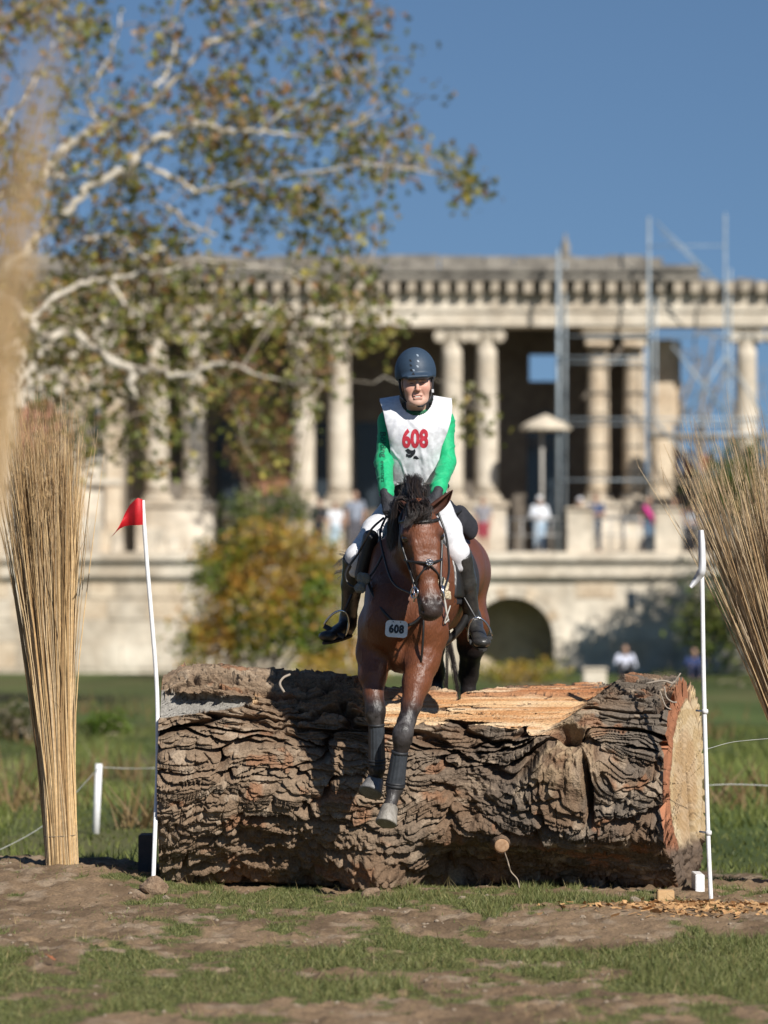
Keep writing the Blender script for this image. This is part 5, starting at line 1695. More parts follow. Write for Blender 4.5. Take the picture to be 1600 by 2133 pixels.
    steel = mat('polished_steel', (.75, .75, .76), .18, metallic=1.0)
    br_e = bpy.data.objects.new('bridle', None); COL.objects.link(br_e); br_e.parent = root
    br_e.location = W(873, 1062, 20.60) - wloc(root)
    def strap(name, pts, r, flat=True, k=5, m=lea):
        return part_tube(name, smoothpath(pts, k), r, m, br_e, 8)
    bvh = None
    strap('browband', [H(-.098, .03, .055), H(-.09, -.035, .068), H(-.055, -.078, .085), H(0, -.094, .092), H(.055, -.078, .085), H(.09, -.035, .068), H(.098, .03, .055)], .010, k=6)
    strap('headpiece', [H(-.10, .04, .06), H(-.085, .06, .01), H(-.04, .065, -.035), H(.04, .065, -.035), H(.085, .06, .01), H(.10, .04, .06)], .011)
    for s in (-1, 1):
        strap('cheekpiece', [H(s * .100, .04, .06), H(s * .112, .03, .16), H(s * .098, .02, .26), H(s * .080, .01, .36), H(s * .070, .005, .44)], .0075)
    strap('noseband', [H(-.098, .05, .26), H(-.085, -.01, .285), H(-.052, -.062, .305), H(0, -.078, .315), H(.052, -.062, .305), H(.085, -.01, .285), H(.098, .05, .26)], .0075)
    strap('flash_strap', [H(0, -.076, .320), H(-.045, -.052, .365), H(-.066, -.01, .40), H(-.060, .04, .44), H(0, .075, .455), H(.060, .04, .44), H(.066, -.01, .40), H(.045, -.052, .365), H(0, -.076, .320)], .0060)
    # silver rosette
    bb = MB(); c = H(0, -.090, .316); fwd = (HM.to_3x3() @ V(0, -1, 0)).normalized(); M = V(0, 0, 1).rotation_difference(fwd).to_matrix().to_4x4()
    for k in range(8):
        a = 2 * math.pi * k / 8; d = M @ V(math.cos(a) * .016, math.sin(a) * .016, 0)
        bb.lathe([(.001, -.004), (.0065, -.002), (.0065, .003), (.001, .006)], c + d, 8, M)
    bb.lathe([(.001, -.004), (.009, -.001), (.009, .005), (.001, .009)], c, 10, M)
    bb.build('rosette', steel, br_e, smooth=True)
    for s in (-1, 1):
        ctr = H(s * .078, .0, .455); ring = [ctr + (HM.to_3x3() @ V(.012 * s * math.cos(a), .030 * math.cos(a), .030 * math.sin(a))) for a in np.linspace(0, 2 * math.pi, 19)]
        part_tube('bit_ring', ring, .0045, steel, br_e, 6)
        part_tube('bit_cheek', [ctr + V(0, 0, .03), ctr + V(s * .004, 0, -.05)], .005, steel, br_e, 6)
    # reins to the hands
    strap('rein', [H(-.082, .02, .46), W(820, 1215, 20.72), W(800, 1160, 20.9), W(792, 1110, 21.02), W(805, 1075, 21.04)], .0065, k=8)
    strap('rein', [H(.082, .02, .46), W(935, 1190, 20.9), W(930, 1120, 21.05), W(912, 1065, 21.1)], .0065, k=8)
    strap('rein', [W(800, 1078, 21.06), W(772, 1105, 21.05), W(748, 1150, 21.1), W(722, 1188, 21.1), W(723, 1212, 21.1), W(742, 1222, 21.08), W(775, 1195, 21.05), W(800, 1150, 21.05)], .0065, k=8)
    # ---- breastplate with number
    bp_e = bpy.data.objects.new('breastplate', None); COL.objects.link(bp_e); bp_e.parent = root
    bp_e.location = W(840, 1330, 20.83) - wloc(root)
    def bstrap(name, pts, r, m=lea): return part_tube(name, smoothpath(pts, 6), r, m, bp_e, 8)
    bstrap('strap', [W(762, 1200, 21.12), W(778, 1240, 20.96), W(800, 1275, 20.86), W(826, 1298, 20.83), W(858, 1300, 20.83), W(890, 1270, 20.83), W(915, 1235, 20.93)], .009)
    bstrap('strap', [W(882, 1272, 20.84), W(882, 1310, 20.835), W(880, 1350, 20.85), W(877, 1380, 20.88)], .0065)
    bstrap('strap', [W(846, 1398, 20.92), W(862, 1391, 20.885), W(878, 1388, 20.88), W(892, 1398, 20.92), W(899, 1412, 20.99)], .0065)
    fleece = mat('sheepskin', (.60, .52, .38), .95, (.42, .34, .22), 40, .2, .8, 120)
    gfl = mat('grey_sheepskin', (.22, .22, .19), .95, (.15, .15, .13), 40, .2, .8, 120)
    for (px, py, Y, r, m) in [(758, 1206, 21.02, .034, gfl), (751, 1224, 21.0, .028, gfl), (918, 1212, 20.95, .03, fleece), (926, 1222, 20.93, .028, fleece), (922, 1238, 20.92, .026, fleece), (932, 1240, 20.94, .022, fleece)]:
        link('fleece_pad', rock_mesh('fleece_pad', r, int(px), 1.1, 3), m, bp_e, W(px, py, Y))
    bstrap('white_cord', [W(919, 1200, 20.92), W(921, 1230, 20.9), W(927, 1255, 20.9), W(930, 1275, 20.9), W(934, 1295, 20.93)], .006, mat('white_cord', (.42, .40, .36), .8))
    bstrap('white_cord', [W(938, 1262, 20.95), W(932, 1280, 20.9), W(926, 1298, 20.9), W(935, 1290, 20.92)], .004, MATS['white_cord'])
    # number plate
    pc = W(826, 1310, 20.79); w, h = .0605, .046
    pts = []
    for (sx, sz) in ((1, 1), (-1, 1), (-1, -1), (1, -1)):
        for k in range(6):
            a = math.atan2(sz, sx) - math.pi / 4 + math.pi / 2 * k / 5
            pts.append((sx * (w - .022) + .022 * math.cos(a), sz * (h - .022) + .022 * math.sin(a)))
    bb = MB(); Mp = Matrix.Translation(pc) @ Matrix.Rotation(math.radians(4), 4, 'Y') @ Matrix.Rotation(math.radians(-8), 4, 'X')
    bb.prism([(x, z) for x, z in pts], .008, Mp)
    pl = bb.build('number_plate', mat('plate_white', (.74, .75, .72), .35, (.66, .66, .62), 20), bp_e)
    text_mesh('number', '608', .060, mat('ink_black', (.015, .015, .016), .5), pl, lambda x, z: Mp @ V(x, -.0018, z), sx=.82, bold=.0035, space=1.12)
    for x in (-.02, .02):
        q = MB(); q.lathe([(.003, 0), (.003, .002)], Mp @ V(x, -.001, .038), 8, Mp.to_3x3().to_4x4() @ Matrix.Rotation(math.pi / 2, 4, 'X')); q.build('eyelet', MATS['ink_black'], pl)
    return H, HM

def text_mesh(name, body, size, m, parent, place, sx=1.0, bold=0.0, space=1.0, split=None, shear=0.0):
    """lettering as a mesh; place(x, z) puts a point of the flat text (centred) on the surface"""
    cu = bpy.data.curves.new(name, 'FONT'); cu.body = body; cu.size = size; cu.align_x = 'CENTER'; cu.align_y = 'CENTER'
    cu.offset = bold; cu.space_character = space; cu.resolution_u = 4; cu.shear = shear
    t = bpy.data.objects.new(name, cu); COL.objects.link(t)
    dg = bpy.context.evaluated_depsgraph_get(); me = bpy.data.meshes.new_from_object(t.evaluated_get(dg))
    bpy.data.objects.remove(t)
    bm = bmesh.new(); bm.from_mesh(me)
    bmesh.ops.triangulate(bm, faces=bm.faces)
    lim = split or size * .12
    for _ in range(5):
        es = [e for e in bm.edges if e.calc_length() > lim]
        if not es: break
        bmesh.ops.subdivide_edges(bm, edges=es, cuts=1)
        bmesh.ops.triangulate(bm, faces=[f for f in bm.faces if len(f.verts) > 3])
    zs = [v_.co.y for v_ in bm.verts]; zc = (max(zs) + min(zs)) / 2; xs = [v_.co.x for v_ in bm.verts]; xc = (max(xs) + min(xs)) / 2
    for v_ in bm.verts:
        v_.co = place((v_.co.x - xc) * sx, v_.co.y - zc)
    bm.to_mesh(me); bm.free(); me.materials.clear()
    return link(name, me, m, parent)

HH, HMAT = build_horse()
# ------------------------------------------------------------------ saddle
def build_saddle():
    root = empty('saddle', W(870, 1100, 21.75), 'black jumping saddle with dark saddle cloth on the bay horse', 'saddle')
    lea = mat('saddle_leather', (.016, .015, .015), .4, (.024, .022, .021), 40, spec=.5)
    pad_m = mat('saddle_cloth', (.012, .013, .018), .9, (.02, .02, .026), 60)
    X = (1, 0, 0)
    gi, mi = W(862, 1225, 21.45), W(890, 1212, 21.95)
    def shell(name, off, ylo, yhi, zlo, m, lean=0.0, h=.009):
        v = Vol((-.30, ylo - .05, zlo - .1), (.75, yhi + .05, 2.35), h)
        v.ecap(gi, mi, (.245 + off, .31 + off), (.285 + off, .30 + off), X, .05)
        v.ecap(W(856, 1085, 21.45), W(886, 1105, 21.95), (.07 + off, .10 + off), (.12 + off, .10 + off), X, .10)
        v.plane((0, ylo, 1.9), (0, -1, lean)); v.plane((0, yhi, 1.9), (0, 1, -lean * .3)); v.plane((0, 0, zlo), (0, 0, -1))
        return v.build(name, m, root)
    shell('saddle_cloth', .014, 21.32, 22.02, 1.62, pad_m, .15)
    shell('flap', .028, 21.36, 21.78, 1.66, lea, .25)
    v = Vol((-.1, 21.3, 1.9), (.55, 22.3, 2.45), .008)
    s0, s1, s2 = W(866, 1062, 21.5), W(878, 1078, 21.75), W(896, 1062, 22.05)
    v.ecap(s0, s1, (.07, .05), (.13, .04), X, .04); v.ecap(s1, s2, (.13, .04), (.19, .045), X, .04)
    v.ecap(s2 + V(-.10, .02, .02), s2 + V(.10, .02, .02), (.035, .045), (.035, .045), (0, 1, 0), .04)
    v.build('seat', lea, root)
    # rolled cantle bag behind the seat shows as the dark rounded shape beside the right thigh
    v = Vol((.30, 21.85, 1.85), (.70, 22.35, 2.3), .008)
    v.ecap(W(958, 1080, 22.05), W(978, 1100, 22.12), (.055, .09), (.05, .08), X, .03)
    v.build('cantle_roll', pad_m, root)
    # knee blocks and girth
    for a, b_ in ((W(772, 1120, 21.32), W(752, 1200, 21.35)), (W(938, 1150, 21.40), W(946, 1225, 21.44))):
        v = Vol(np.minimum(a, b_) - .1, np.maximum(a, b_) + .1, .008)
        v.ecap(a, b_, (.026, .055), (.022, .05), X, .02) if a.x > 0 else v.ecap(a, b_, (.045, .055), (.036, .05), X, .02)
        v.build('knee_block', lea, root)
    gp = [W(878, 1225, 21.6) + V(.285 * math.cos(t), .0, .345 * math.sin(t) - .0) for t in np.linspace(-math.pi * .98, -.02, 22)]
    part_tube('girth', gp, .022, lea, root, 8)
    steel = MATS['polished_steel']
    def stirrup(foot, tilt, hang):
        e = bpy.data.objects.new('stirrup', None); COL.objects.link(e); e.parent = root; e.location = foot - wloc(root)
        M = Matrix.Translation(foot) @ tilt
        arch = [M @ V(.066 * math.cos(a), 0, .0 + .125 * math.sin(a)) for a in np.linspace(0, math.pi, 17)]
        part_tube('stirrup_iron', [M @ V(.066, 0, -.0), *arch[1:-1], M @ V(-.066, 0, 0)], .006, steel, e, 8)
        b = MB(); b.box((-.064, -.028, -.012), (.064, .028, -.001), M); b.build('tread', mat('rubber_tread', (.06, .06, .06), .7), e)
        part_tube('stirrup_leather', [arch[8]] + hang, .008, lea, e, 6)
    stirrup(W(697, 1313, 21.45), Matrix.Rotation(math.radians(28), 4, 'Y') @ Matrix.Rotation(math.radians(18), 4, 'X'), [W(738, 1225, 21.5), W(762, 1130, 21.55)])
    stirrup(W(1001, 1330, 21.42), Matrix.Rotation(math.radians(-14), 4, 'Y') @ Matrix.Rotation(math.radians(18), 4, 'X'), [W(958, 1230, 21.55), W(945, 1140, 21.58)])
build_saddle()

# ------------------------------------------------------------------ the rider
def build_rider():
    root = empty('person', W(868, 1050, 21.8), 'rider in a navy helmet, white number bib and green sleeves, leaning over the bay horse', 'person')
    X = (1, 0, 0)
    skin = mat('skin', (0, 0, 0), .5, attr=True, nscale=40, var=.06, bump=.06, bscale=300, spec=.4, bdist=.002)
    shirt = mat('green_jersey', (.012, .40, .165), .62, (.010, .34, .14), 12, bump=.25, bscale=26, spec=.3, sheen=.1)
    white = mat('white_breeches', (.68, .68, .70), .75, (.62, .62, .65), 9, bump=.3, bscale=22)
    vestm = mat('white_bib', (.70, .71, .74), .7, (.65, .66, .70), 8, bump=.25, bscale=20)
    bootm = mat('riding_boot', (.020, .020, .021), .36, (.045, .043, .04), 18, .25, .3, 60, spec=.5)
    glove_m = mat('black_glove', (.018, .019, .024), .7, (.03, .03, .036), 50, bump=.4, bscale=120)
    black = mat('black_nylon', (.012, .012, .015), .6)
    # joints
    hip = W(868, 1040, 21.92); chest = W(866, 900, 21.48); neck = W(867, 848, 21.33); head = W(867, 800, 21.29)
    shL, shR = W(812, 878, 21.50), W(922, 876, 21.50)
    elL, elR = W(800, 960, 21.40), W(931, 962, 21.42)
    wrL, wrR = W(806, 1034, 21.18), W(909, 1030, 21.20)
    hjL, hjR = W(836, 1050, 21.90), W(902, 1050, 21.90)
    knL, knR = W(744, 1160, 21.40), W(953, 1150, 21.40)
    anL, anR = W(726, 1288, 21.66), W(984, 1286, 21.64)
    HMx = Matrix.Translation(head) @ Matrix.Rotation(math.radians(3), 4, 'Z') @ Matrix.Rotation(math.radians(-3), 4, 'Y') @ Matrix.Rotation(math.radians(1), 4, 'X')
    Hd = lambda x, y, z: HMx @ V(x, y, z)
    hx = HMx.to_3x3() @ V(1, 0, 0)
    def headvol(v):
        v.ell(Hd(0, .01, .045), (.076, .095, .092), HMx, .02)                 # skull
        v.ecap(Hd(0, -.030, .00), Hd(0, -.040, -.085), (.069, .061), (.036, .042), hx, .03)   # face to jaw
        v.ell(Hd(0, -.068, -.108), (.026, .022, .020), HMx, .022)              # chin
        for s in (-1, 1):
            v.ell(Hd(s * .046, -.030, -.072), (.017, .034, .032), HMx, .04)   # jaw corner
            v.ell(Hd(s * .040, -.066, -.022), (.026, .020, .022), HMx, .035)    # cheek bone
            v.ell(Hd(s * .031, -.098, .004), (.019, .016, .0115), HMx, .012, 's')   # eye socket
            v.ell(Hd(s * .031, -.083, .002), (.0135, .011, .0085), HMx, .004)  # lid
            v.cap(Hd(s * .016, -.092, .020), Hd(s * .046, -.082, .019), .008, .007, .010)    # brow
            v.ell(Hd(s * .013, -.100, -.038), (.008, .009, .007), HMx, .006)   # nostril wing
            v.cap(Hd(s * .020, -.096, -.040), Hd(s * .034, -.084, -.068), .003, .003, .008, 's')  # smile fold
            v.ell(Hd(s * .077, .012, -.005), (.009, .020, .032), HMx, .008)    # ear
        v.ecap(Hd(0, -.092, .010), Hd(0, -.113, -.034), (.0085, .010), (.0105, .010), hx, .010)   # nose
        v.ell(Hd(0, -.114, -.034), (.0105, .009, .0085), HMx, .006)
        v.cap(Hd(-.020, -.088, -.066), Hd(.020, -.088, -.066), .0062, .0062, .006)  # upper lip
        v.cap(Hd(-.017, -.087, -.082), Hd(.017, -.087, -.082), .0070, .0070, .006)  # lower lip
        v.ecap(Hd(-.020, -.094, -.0735), Hd(.020, -.094, -.0735), (.0042, .009), (.0042, .009), (0, 0, 1), .002, 's')
    def headcol(p):
        q = np.array(HMx.inverted()); l = p @ q[:3, :3].T + q[:3, 3]
        n = fbm(l[:, 0] * 40, l[:, 1] * 40, l[:, 2] * 40, 3, 601)[:, None]
        c = np.array([.56, .345, .265]) * (.9 + .2 * n)
        red = (np.exp(-(((np.abs(l[:, 0]) - .045) / .025) ** 2 + ((l[:, 2] + .03) / .03) ** 2)) + np.exp(-((l[:, 0] / .014) ** 2 + ((l[:, 2] + .035) / .014) ** 2)))[:, None] * (l[:, 1] < 0)[:, None]
        c = c + (np.array([.52, .20, .145]) - c) * np.clip(red, 0, 1) * .55
        lip = ((np.exp(-(((l[:, 2] + .0735) / .0115) ** 4 + (l[:, 0] / .024) ** 4))) * (l[:, 1] < -.07))[:, None]
        c = c + (np.array([.42, .15, .12]) - c) * lip * .7
        brow = (np.exp(-(((l[:, 2] - .021) / .006) ** 2 + ((np.abs(l[:, 0]) - .031) / .018) ** 4)) * (l[:, 1] < -.06))[:, None]
        c = c + (np.array([.12, .065, .035]) - c) * brow * .8
        slit = (np.exp(-(((l[:, 2] - .001) / .0030) ** 2 + ((np.abs(l[:, 0]) - .031) / .011) ** 4)) * (l[:, 1] < -.06))[:, None]
        c = c + (np.array([.025, .015, .012]) - c) * slit * .95
        return c
    # body: head finely meshed, the clothed rest coarser, one mesh
    v = Vol(np.array(head) - np.array([.13, .17, .19]), np.array(head) + np.array([.13, .17, .19]), .0028)
    v.cap(neck + V(0, .06, -.03), head + V(0, .02, -.06), .058, .052, .03)
    headvol(v)
    v1, q1 = v.surf()
    v = Vol((-.45, 20.9, 1.35), (.75, 22.25, 2.75), .010)
    v.ecap(hip, chest, (.14, .10), (.16, .095), X, .04); v.cap(chest, neck + V(0, .04, -.02), .09, .055, .05)
    for sh, el, wr in ((shL, elL, wrL), (shR, elR, wrR)):
        v.chain([(chest.lerp(sh, .6) + V(0, 0, .03), .065), (sh, .058), (el, .040), (wr, .027)], .03)
    for hj, kn, an in ((hjL, knL, anL), (hjR, knR, anR)):
        v.chain([(hj, .085), (kn, .055), (kn.lerp(an, .35), .048), (an, .032)], .04)
    v2, q2 = v.surf()
    vv = np.vstack([v1, v2]); qq = np.vstack([q1, q2 + len(v1)])
    link('body', mesh_np('body', vv, qq, headcol(vv)), skin, root)
    teeth = MB(); teeth.box((-.014, -.090, -.0765), (.014, -.075, -.0705), HMx); teeth.build('teeth', mat('teeth', (.72, .68, .6), .3), root)
    # --- green jersey
    v = Vol((-.12, 21.0, 1.98), (.48, 22.1, 2.75), .0065)
    v.ecap(hip + V(0, -.05, .10), chest, (.155, .105), (.178, .112), X, .04); v.cap(chest + V(0, .01, .06), neck + V(0, .045, -.03), .10, .062, .05)
    for sh, el, wr in ((shL, elL, wrL), (shR, elR, wrR)):
        s = -1 if sh is shL else 1
        v.chain([(chest.lerp(sh, .5) + V(0, .01, .045), .07), (sh, .060)], .03)
        v.ecap(sh, el, (.062, .062), (.049, .053), X, .03)
        v.ecap(el, el.lerp(wr, .75), (.049, .053), (.042, .045), X, .025)
        v.cap(el.lerp(wr, .75), el.lerp(wr, .93), .043, .038, .02)
    def sleeve_fold(p):
        w = fbm(p[:, 0] * 9, p[:, 1] * 7, p[:, 2] * 15, 3, 611)
        rid = 1 - np.abs(2 * fbm(p[:, 0] * 6 + p[:, 2] * 5, p[:, 1] * 5, p[:, 2] * 13 - p[:, 0] * 8, 2, 612) - 1)
        return .007 * (w - .5) + .005 * sstep(.80, 1.0, rid)
    v.build('jersey', shirt, root, None, sleeve_fold)
    # --- dark collar / body protector under the bib
    v = Vol((-.08, 21.1, 2.0), (.44, 22.1, 2.80), .0065)
    v.ecap(hip + V(0, -.03, .04), chest + V(0, .01, .02), (.170, .12), (.190, .122), X, .03)
    v.cap(chest + V(0, .02, .09), neck + V(0, .055, -.005), .105, .066, .05)
    v.cap(shL.lerp(chest, .25) + V(0, .02, .02), shL + V(.02, .02, .015), .07, .055, .03); v.cap(shR.lerp(chest, .25) + V(0, .02, .02), shR + V(-.02, .02, .015), .07, .055, .03)
    v.build('body_protector', black, root)
    col_ = [neck + V(.064 * math.cos(a), .045 + .066 * math.sin(a), -.022 - .012 * math.sin(-a) * 1) for a in np.linspace(0, 2 * math.pi, 25)]
    part_tube('collar', col_, .012, mat('dark_green_collar', (.008, .10, .045), .7), root, 8)
    # --- white bib, an open-sided tabard hanging from the shoulders
    # outline of the front in photograph pixels: y, left, right
    prof = [(836, 791, 941), (846, 795, 942), (860, 799, 941), (880, 803, 938), (900, 808, 932), (930, 813, 920), (960, 814, 914), (985, 815, 911), (1012, 816, 905)]
    ys = np.array([p[0] for p in prof], float)
    NZ, NX = 120, 110
    pts = np.zeros((2 * NZ, NX, 3)); keep = np.ones((2 * NZ, NX), bool)
    yc_top = 828
    for i in range(2 * NZ):
        back = i >= NZ
        t = (NZ - 1 - i) / (NZ - 1) if not back else (i - NZ) / (NZ - 1)      # 0 at shoulder ridge, 1 at hem
        py = 830 + (1012 - 830) * t
        l = np.interp(py, ys, [p[1] for p in prof]); r = np.interp(py, ys, [p[2] for p in prof])
        xx = np.linspace(l, r, NX)
        c = (l + r) / 2; hw = (r - l) / 2
        s = (xx - c) / hw
        lift = 12 * (1 - np.abs(s)) * (1 - t) ** 6                                  # ridge rises to the neck
        depth0 = 21.52 - .17 * math.sqrt(max(0, 1 - (1 - min(t, .34) / .34) ** 2.2)) - .03 + .16 * max(0, t - .30) ** 1.6 * 1.5 if not back else np.interp(t, [0, .15, .4, 1], [21.46, 21.55, 21.66, 21.90])
        bul = np.interp(t, [0, .2, .5, 1], [.01, .055, .085, .075]) * (np.sqrt(np.clip(1 - (s * .90) ** 2, 0, 1)) - .55)
        Y = depth0 - bul * (1 if not back else -1)
        wr_ = .012 * (fbm(s * 1.8 + t * 1.2, t * 4.5 - np.abs(s) * 1.6, 3.0 + back, 3, 621) - .5) + .012 * np.clip(1 - np.abs(2 * fbm(s * 1.1 + 2.1 * t, t * 3.2 - s * 1.6, 9.0 + back, 2, 623) - 1) - .72, 0, 1)
        Y = Y - wr_ * np.clip(t * 4, 0, 1) * 1.5
        hem = 4 * np.sin(s * 5 + 1) * (t > .97)
        P = [W(a, py - lf_ + hm_, y_) for a, lf_, hm_, y_ in zip(xx, lift, np.broadcast_to(hem, xx.shape), Y)]
        pts[i] = np.array([tuple(p) for p in P])
        neckx = 867.5; pyv = py - lift
        if not back:
            e = ((xx - neckx) / np.clip(35 - 0 * xx, 1, 99)) ** 2 + (np.clip(pyv - 822, 0, 99) / 43) ** 2
            keep[i] = e > 1
        else:
            e = ((xx - neckx) / 35) ** 2 + (np.clip(pyv - 822, 0, 99) / 12) ** 2
            keep[i] = e > 1
    idx = np.arange(2 * NZ * NX).reshape(2 * NZ, NX)
    f = np.stack([idx[:-1, :-1], idx[:-1, 1:], idx[1:, 1:], idx[1:, :-1]], -1)
    kf = keep[:-1, :-1] & keep[:-1, 1:] & keep[1:, 1:] & keep[1:, :-1]
    bme = mesh_np('number_bib', pts.reshape(-1, 3), f[kf])
    bm = bmesh.new(); bm.from_mesh(bme); bmesh.ops.delete(bm, geom=[v_ for v_ in bm.verts if not v_.link_faces], context='VERTS')
    bmesh.ops.recalc_face_normals(bm, faces=bm.faces); bm.to_mesh(bme); bm.free()
    bib = link('number_bib', bme, vestm, root)
    so = bib.modifiers.new('t', 'SOLIDIFY'); so.thickness = .004; so.offset = 0
    bvh = BVHTree.FromPolygons([tuple(p) for p in pts[:NZ].reshape(-1, 3)], f[:NZ - 1].reshape(-1, 4).tolist())
    def onto(bv, px, py, out=.004, yd=21.3):
        o = V(0, 0, EYE); d = (W(px, py, 20) - o).normalized(); h = bv.ray_cast(o, d)
        return (h[0] - d * out) if h[0] is not None else W(px, py, yd)
    redp = mat('red_print', (.56, .035, .06), .6, (.48, .03, .05), 60)
    text_mesh('bib_number', '608', 48, redp, bib, lambda x, z: onto(bvh, 865 + x, 913 - z * 1.06), sx=.74, bold=2.1, space=1.02, split=4)
    inkp = mat('ink_print', (.02, .022, .03), .6)
    # little emblem: two jumping horses
    def blob(poly):
        b = MB(); cpt = (sum(p[0] for p in poly) / len(poly), sum(p[1] for p in poly) / len(poly))
        vs = [onto(bvh, *cpt)] + [onto(bvh, *p) for p in poly]
        b.add(vs, [(0, i + 1, (i + 1) % len(poly) + 1) for i in range(len(poly))]); return b
    for poly in ([(844, 938), (850, 934), (856, 938), (862, 938), (858, 944), (852, 946), (848, 943)], [(858, 940), (864, 935), (866, 940), (864, 946), (858, 950), (853, 950)], [(848, 948), (856, 946), (862, 948), (857, 953), (851, 953)], [(862, 951), (867, 949), (873, 955), (868, 957), (861, 955)], [(846, 945), (850, 946), (849, 952), (846, 950)]):
        blob(poly).build('emblem', inkp, bib)
    # --- sleeve lettering, reading downwards
    jv = [o for o in root.children if o.name.startswith('jersey')][0].data
    off = wloc(root)
    jb = BVHTree.FromPolygons([tuple(v_.co) for v_ in jv.vertices], [tuple(p.vertices) for p in jv.polygons])
    gp = mat('dark_print', (.006, .10, .05), .6)
    jo = [o for o in root.children if o.name.startswith('jersey')][0]
    text_mesh('sleeve_lettering', 'Bölting', 20, gp, jo, lambda x, z: onto(jb, 796.0 + z * .8 + (x + 26) * .03, 926 + x, .003, 21.4), sx=.95, bold=.55, split=3)
    text_mesh('sleeve_lettering', 'eventers', 15, gp, jo, lambda x, z: onto(jb, 796.5 + z * .8 + (x + 26) * .03, 982 + x, .003, 21.4), sx=.85, bold=.2, split=3)
    # --- breeches
    v = Vol((-.30, 21.2, 1.72), (.62, 22.2, 2.36), .0075)
    v.ecap(hip + V(0, .02, .05), hip + V(0, .04, -.05), (.165, .125), (.18, .14), X, .05)
    for hj, kn in ((hjL, knL), (hjR, knR)):
        v.ecap(hj, hj.lerp(kn, .55), (.098, .10), (.084, .086), X, .04); v.ecap(hj.lerp(kn, .55), kn, (.084, .086), (.064, .068), X, .04); v.cap(kn, kn + (kn - hj).normalized() * .02 + V(0, .03, -.06), .062, .048, .03)
    v.build('breeches', white, root, None, lambda p: .009 * (fbm(p[:, 0] * 8 + p[:, 2] * 6, p[:, 1] * 6, p[:, 2] * 10, 3, 631) - .5))
    part_tube('belt', [hip + V(.172 * math.cos(a), -.03 + .13 * math.sin(a), .075) for a in np.linspace(0, 2 * math.pi, 25)], .016, black, root, 8)
    # --- tall boots
    def boot(kn, an, toe, heel):
        lo = np.minimum(np.minimum(kn, an), np.minimum(toe, heel)) - .12; hi = np.maximum(np.maximum(kn, an), np.maximum(toe, heel)) + .12
        v = Vol(lo, hi, .0055)
        top = kn + (an - kn) * .05
        v.ecap(top, kn.lerp(an, .45), (.067, .069), (.060, .065), X, .02); v.ecap(kn.lerp(an, .45), an, (.059, .064), (.042, .046), X, .02)
        v.cap(an, heel, .046, .040, .03); 
        fd = (toe - heel).normalized(); sd = fd.cross(V(0, 0, 1)).normalized()
        v.ecap(an.lerp(heel, .6), toe, (.042, .040), (.044, .026), sd, .03)
        v.ell(toe, (.044, .044, .026), None, .02)
        kd = (an - kn).normalized(); v.plane(kn + (an - kn) * .02, -kd)
        o = v.build('riding_boot', bootm, root, None, lambda p: .005 * (fbm(p[:, 0] * 14, p[:, 1] * 14, p[:, 2] * 24, 3, 641) - .5))
        # sole and heel
        up = (an - heel).normalized()
        b = MB(); up2 = sd.cross(fd).normalized()
        if up2.z < 0: up2 = -up2
        n = 14; ring = []
        for k in range(n):
            a = 2 * math.pi * k / n; cx = math.cos(a); sy = math.sin(a)
            L = (toe - heel).length
            ring.append(heel.lerp(toe, .5) + fd * cx * (L * .5 + .045) + sd * sy * .046 - up2 * .030)
        vs = ring + [p - up2 * .012 for p in ring]
        b.add(vs, [tuple(range(n)), tuple(range(2 * n - 1, n - 1, -1))] + [(k, k + n, (k + 1) % n + n, (k + 1) % n) for k in range(n)])
        b.build('sole', mat('boot_sole', (.03, .028, .026), .8), o)
    boot(knL + V(-.012, 0, .0), anL, W(682, 1325, 21.42), W(722, 1312, 21.62))
    boot(knR + V(.012, 0, .0), anR, W(1004, 1338, 21.38), W(990, 1312, 21.62))
    # --- gloved hands gripping reins on the neck
    def hand(wr, fwd, palmn, side, m):
        """fwd: wrist to knuckles, palmn: out of the back of the hand, side: towards the thumb"""
        fwd, palmn, side = fwd.normalized(), palmn.normalized(), side.normalized()
        P = lambda f_, s_, n_: wr + fwd * f_ + side * s_ + palmn * n_
        lo = np.array(wr) - .19; hi = np.array(wr) + .19
        v = Vol(lo, hi, .0038)
        v.cap(P(-.035, 0, 0), P(.01, 0, 0), .031, .030, .015)
        v.ecap(P(.01, 0, 0), P(.075, 0, .004), (.036, .020), (.042, .019), side, .015)
        for k, (s_, L) in enumerate(((.031, .92), (.0105, 1.0), (-.0105, .94), (-.030, .78))):
            v.chain([(P(.075, s_, .006), .0115), (P(.075 + .034 * L, s_ * .98, -.012), .0105), (P(.070 + .030 * L, s_ * .95, -.040), .0098), (P(.055 + .010 * L, s_ * .92, -.046), .0088)], .005)
        v.chain([(P(.020, .034, -.004), .014), (P(.050, .054, -.018), .012), (P(.078, .047, -.034), .0105)], .008)
        return v.build('glove', m, root)
    hand(wrL + V(0, -.01, -.012), V(.22, -.35, -.75), V(-.25, -.85, .30), V(.9, -.15, .1), glove_m)
    hand(wrR + V(0, -.01, -.012), V(-.22, -.35, -.75), V(.25, -.85, .30), V(-.9, -.15, .1), glove_m)
    # bare wrists
    for el, wr in ((elL, wrL), (elR, wrR)):
        part_tube('wrist', [el.lerp(wr, .90), wr + V(0, -.006, -.01)], [.031, .029], mat('skin_plain', (.52, .28, .2), .5), root, 14)
    # --- helmet
    v = Vol(np.array(head) - np.array([.16, .19, .10]), np.array(head) + np.array([.16, .20, .22]), .0045)
    v.ell(Hd(0, .012, .062), (.1085, .135, .128), HMx, .01)
    v.ell(Hd(0, .012, .075), (.106, .125, .125), HMx, .03)
    v.plane(Hd(0, .0, .028), HMx.to_3x3() @ V(0, -.10, -1), .008)
    v.ecap(Hd(-.05, -.112, .034), Hd(.05, -.112, .034), (.030, .010), (.030, .010), HMx.to_3x3() @ V(0, 1, 0), .02)
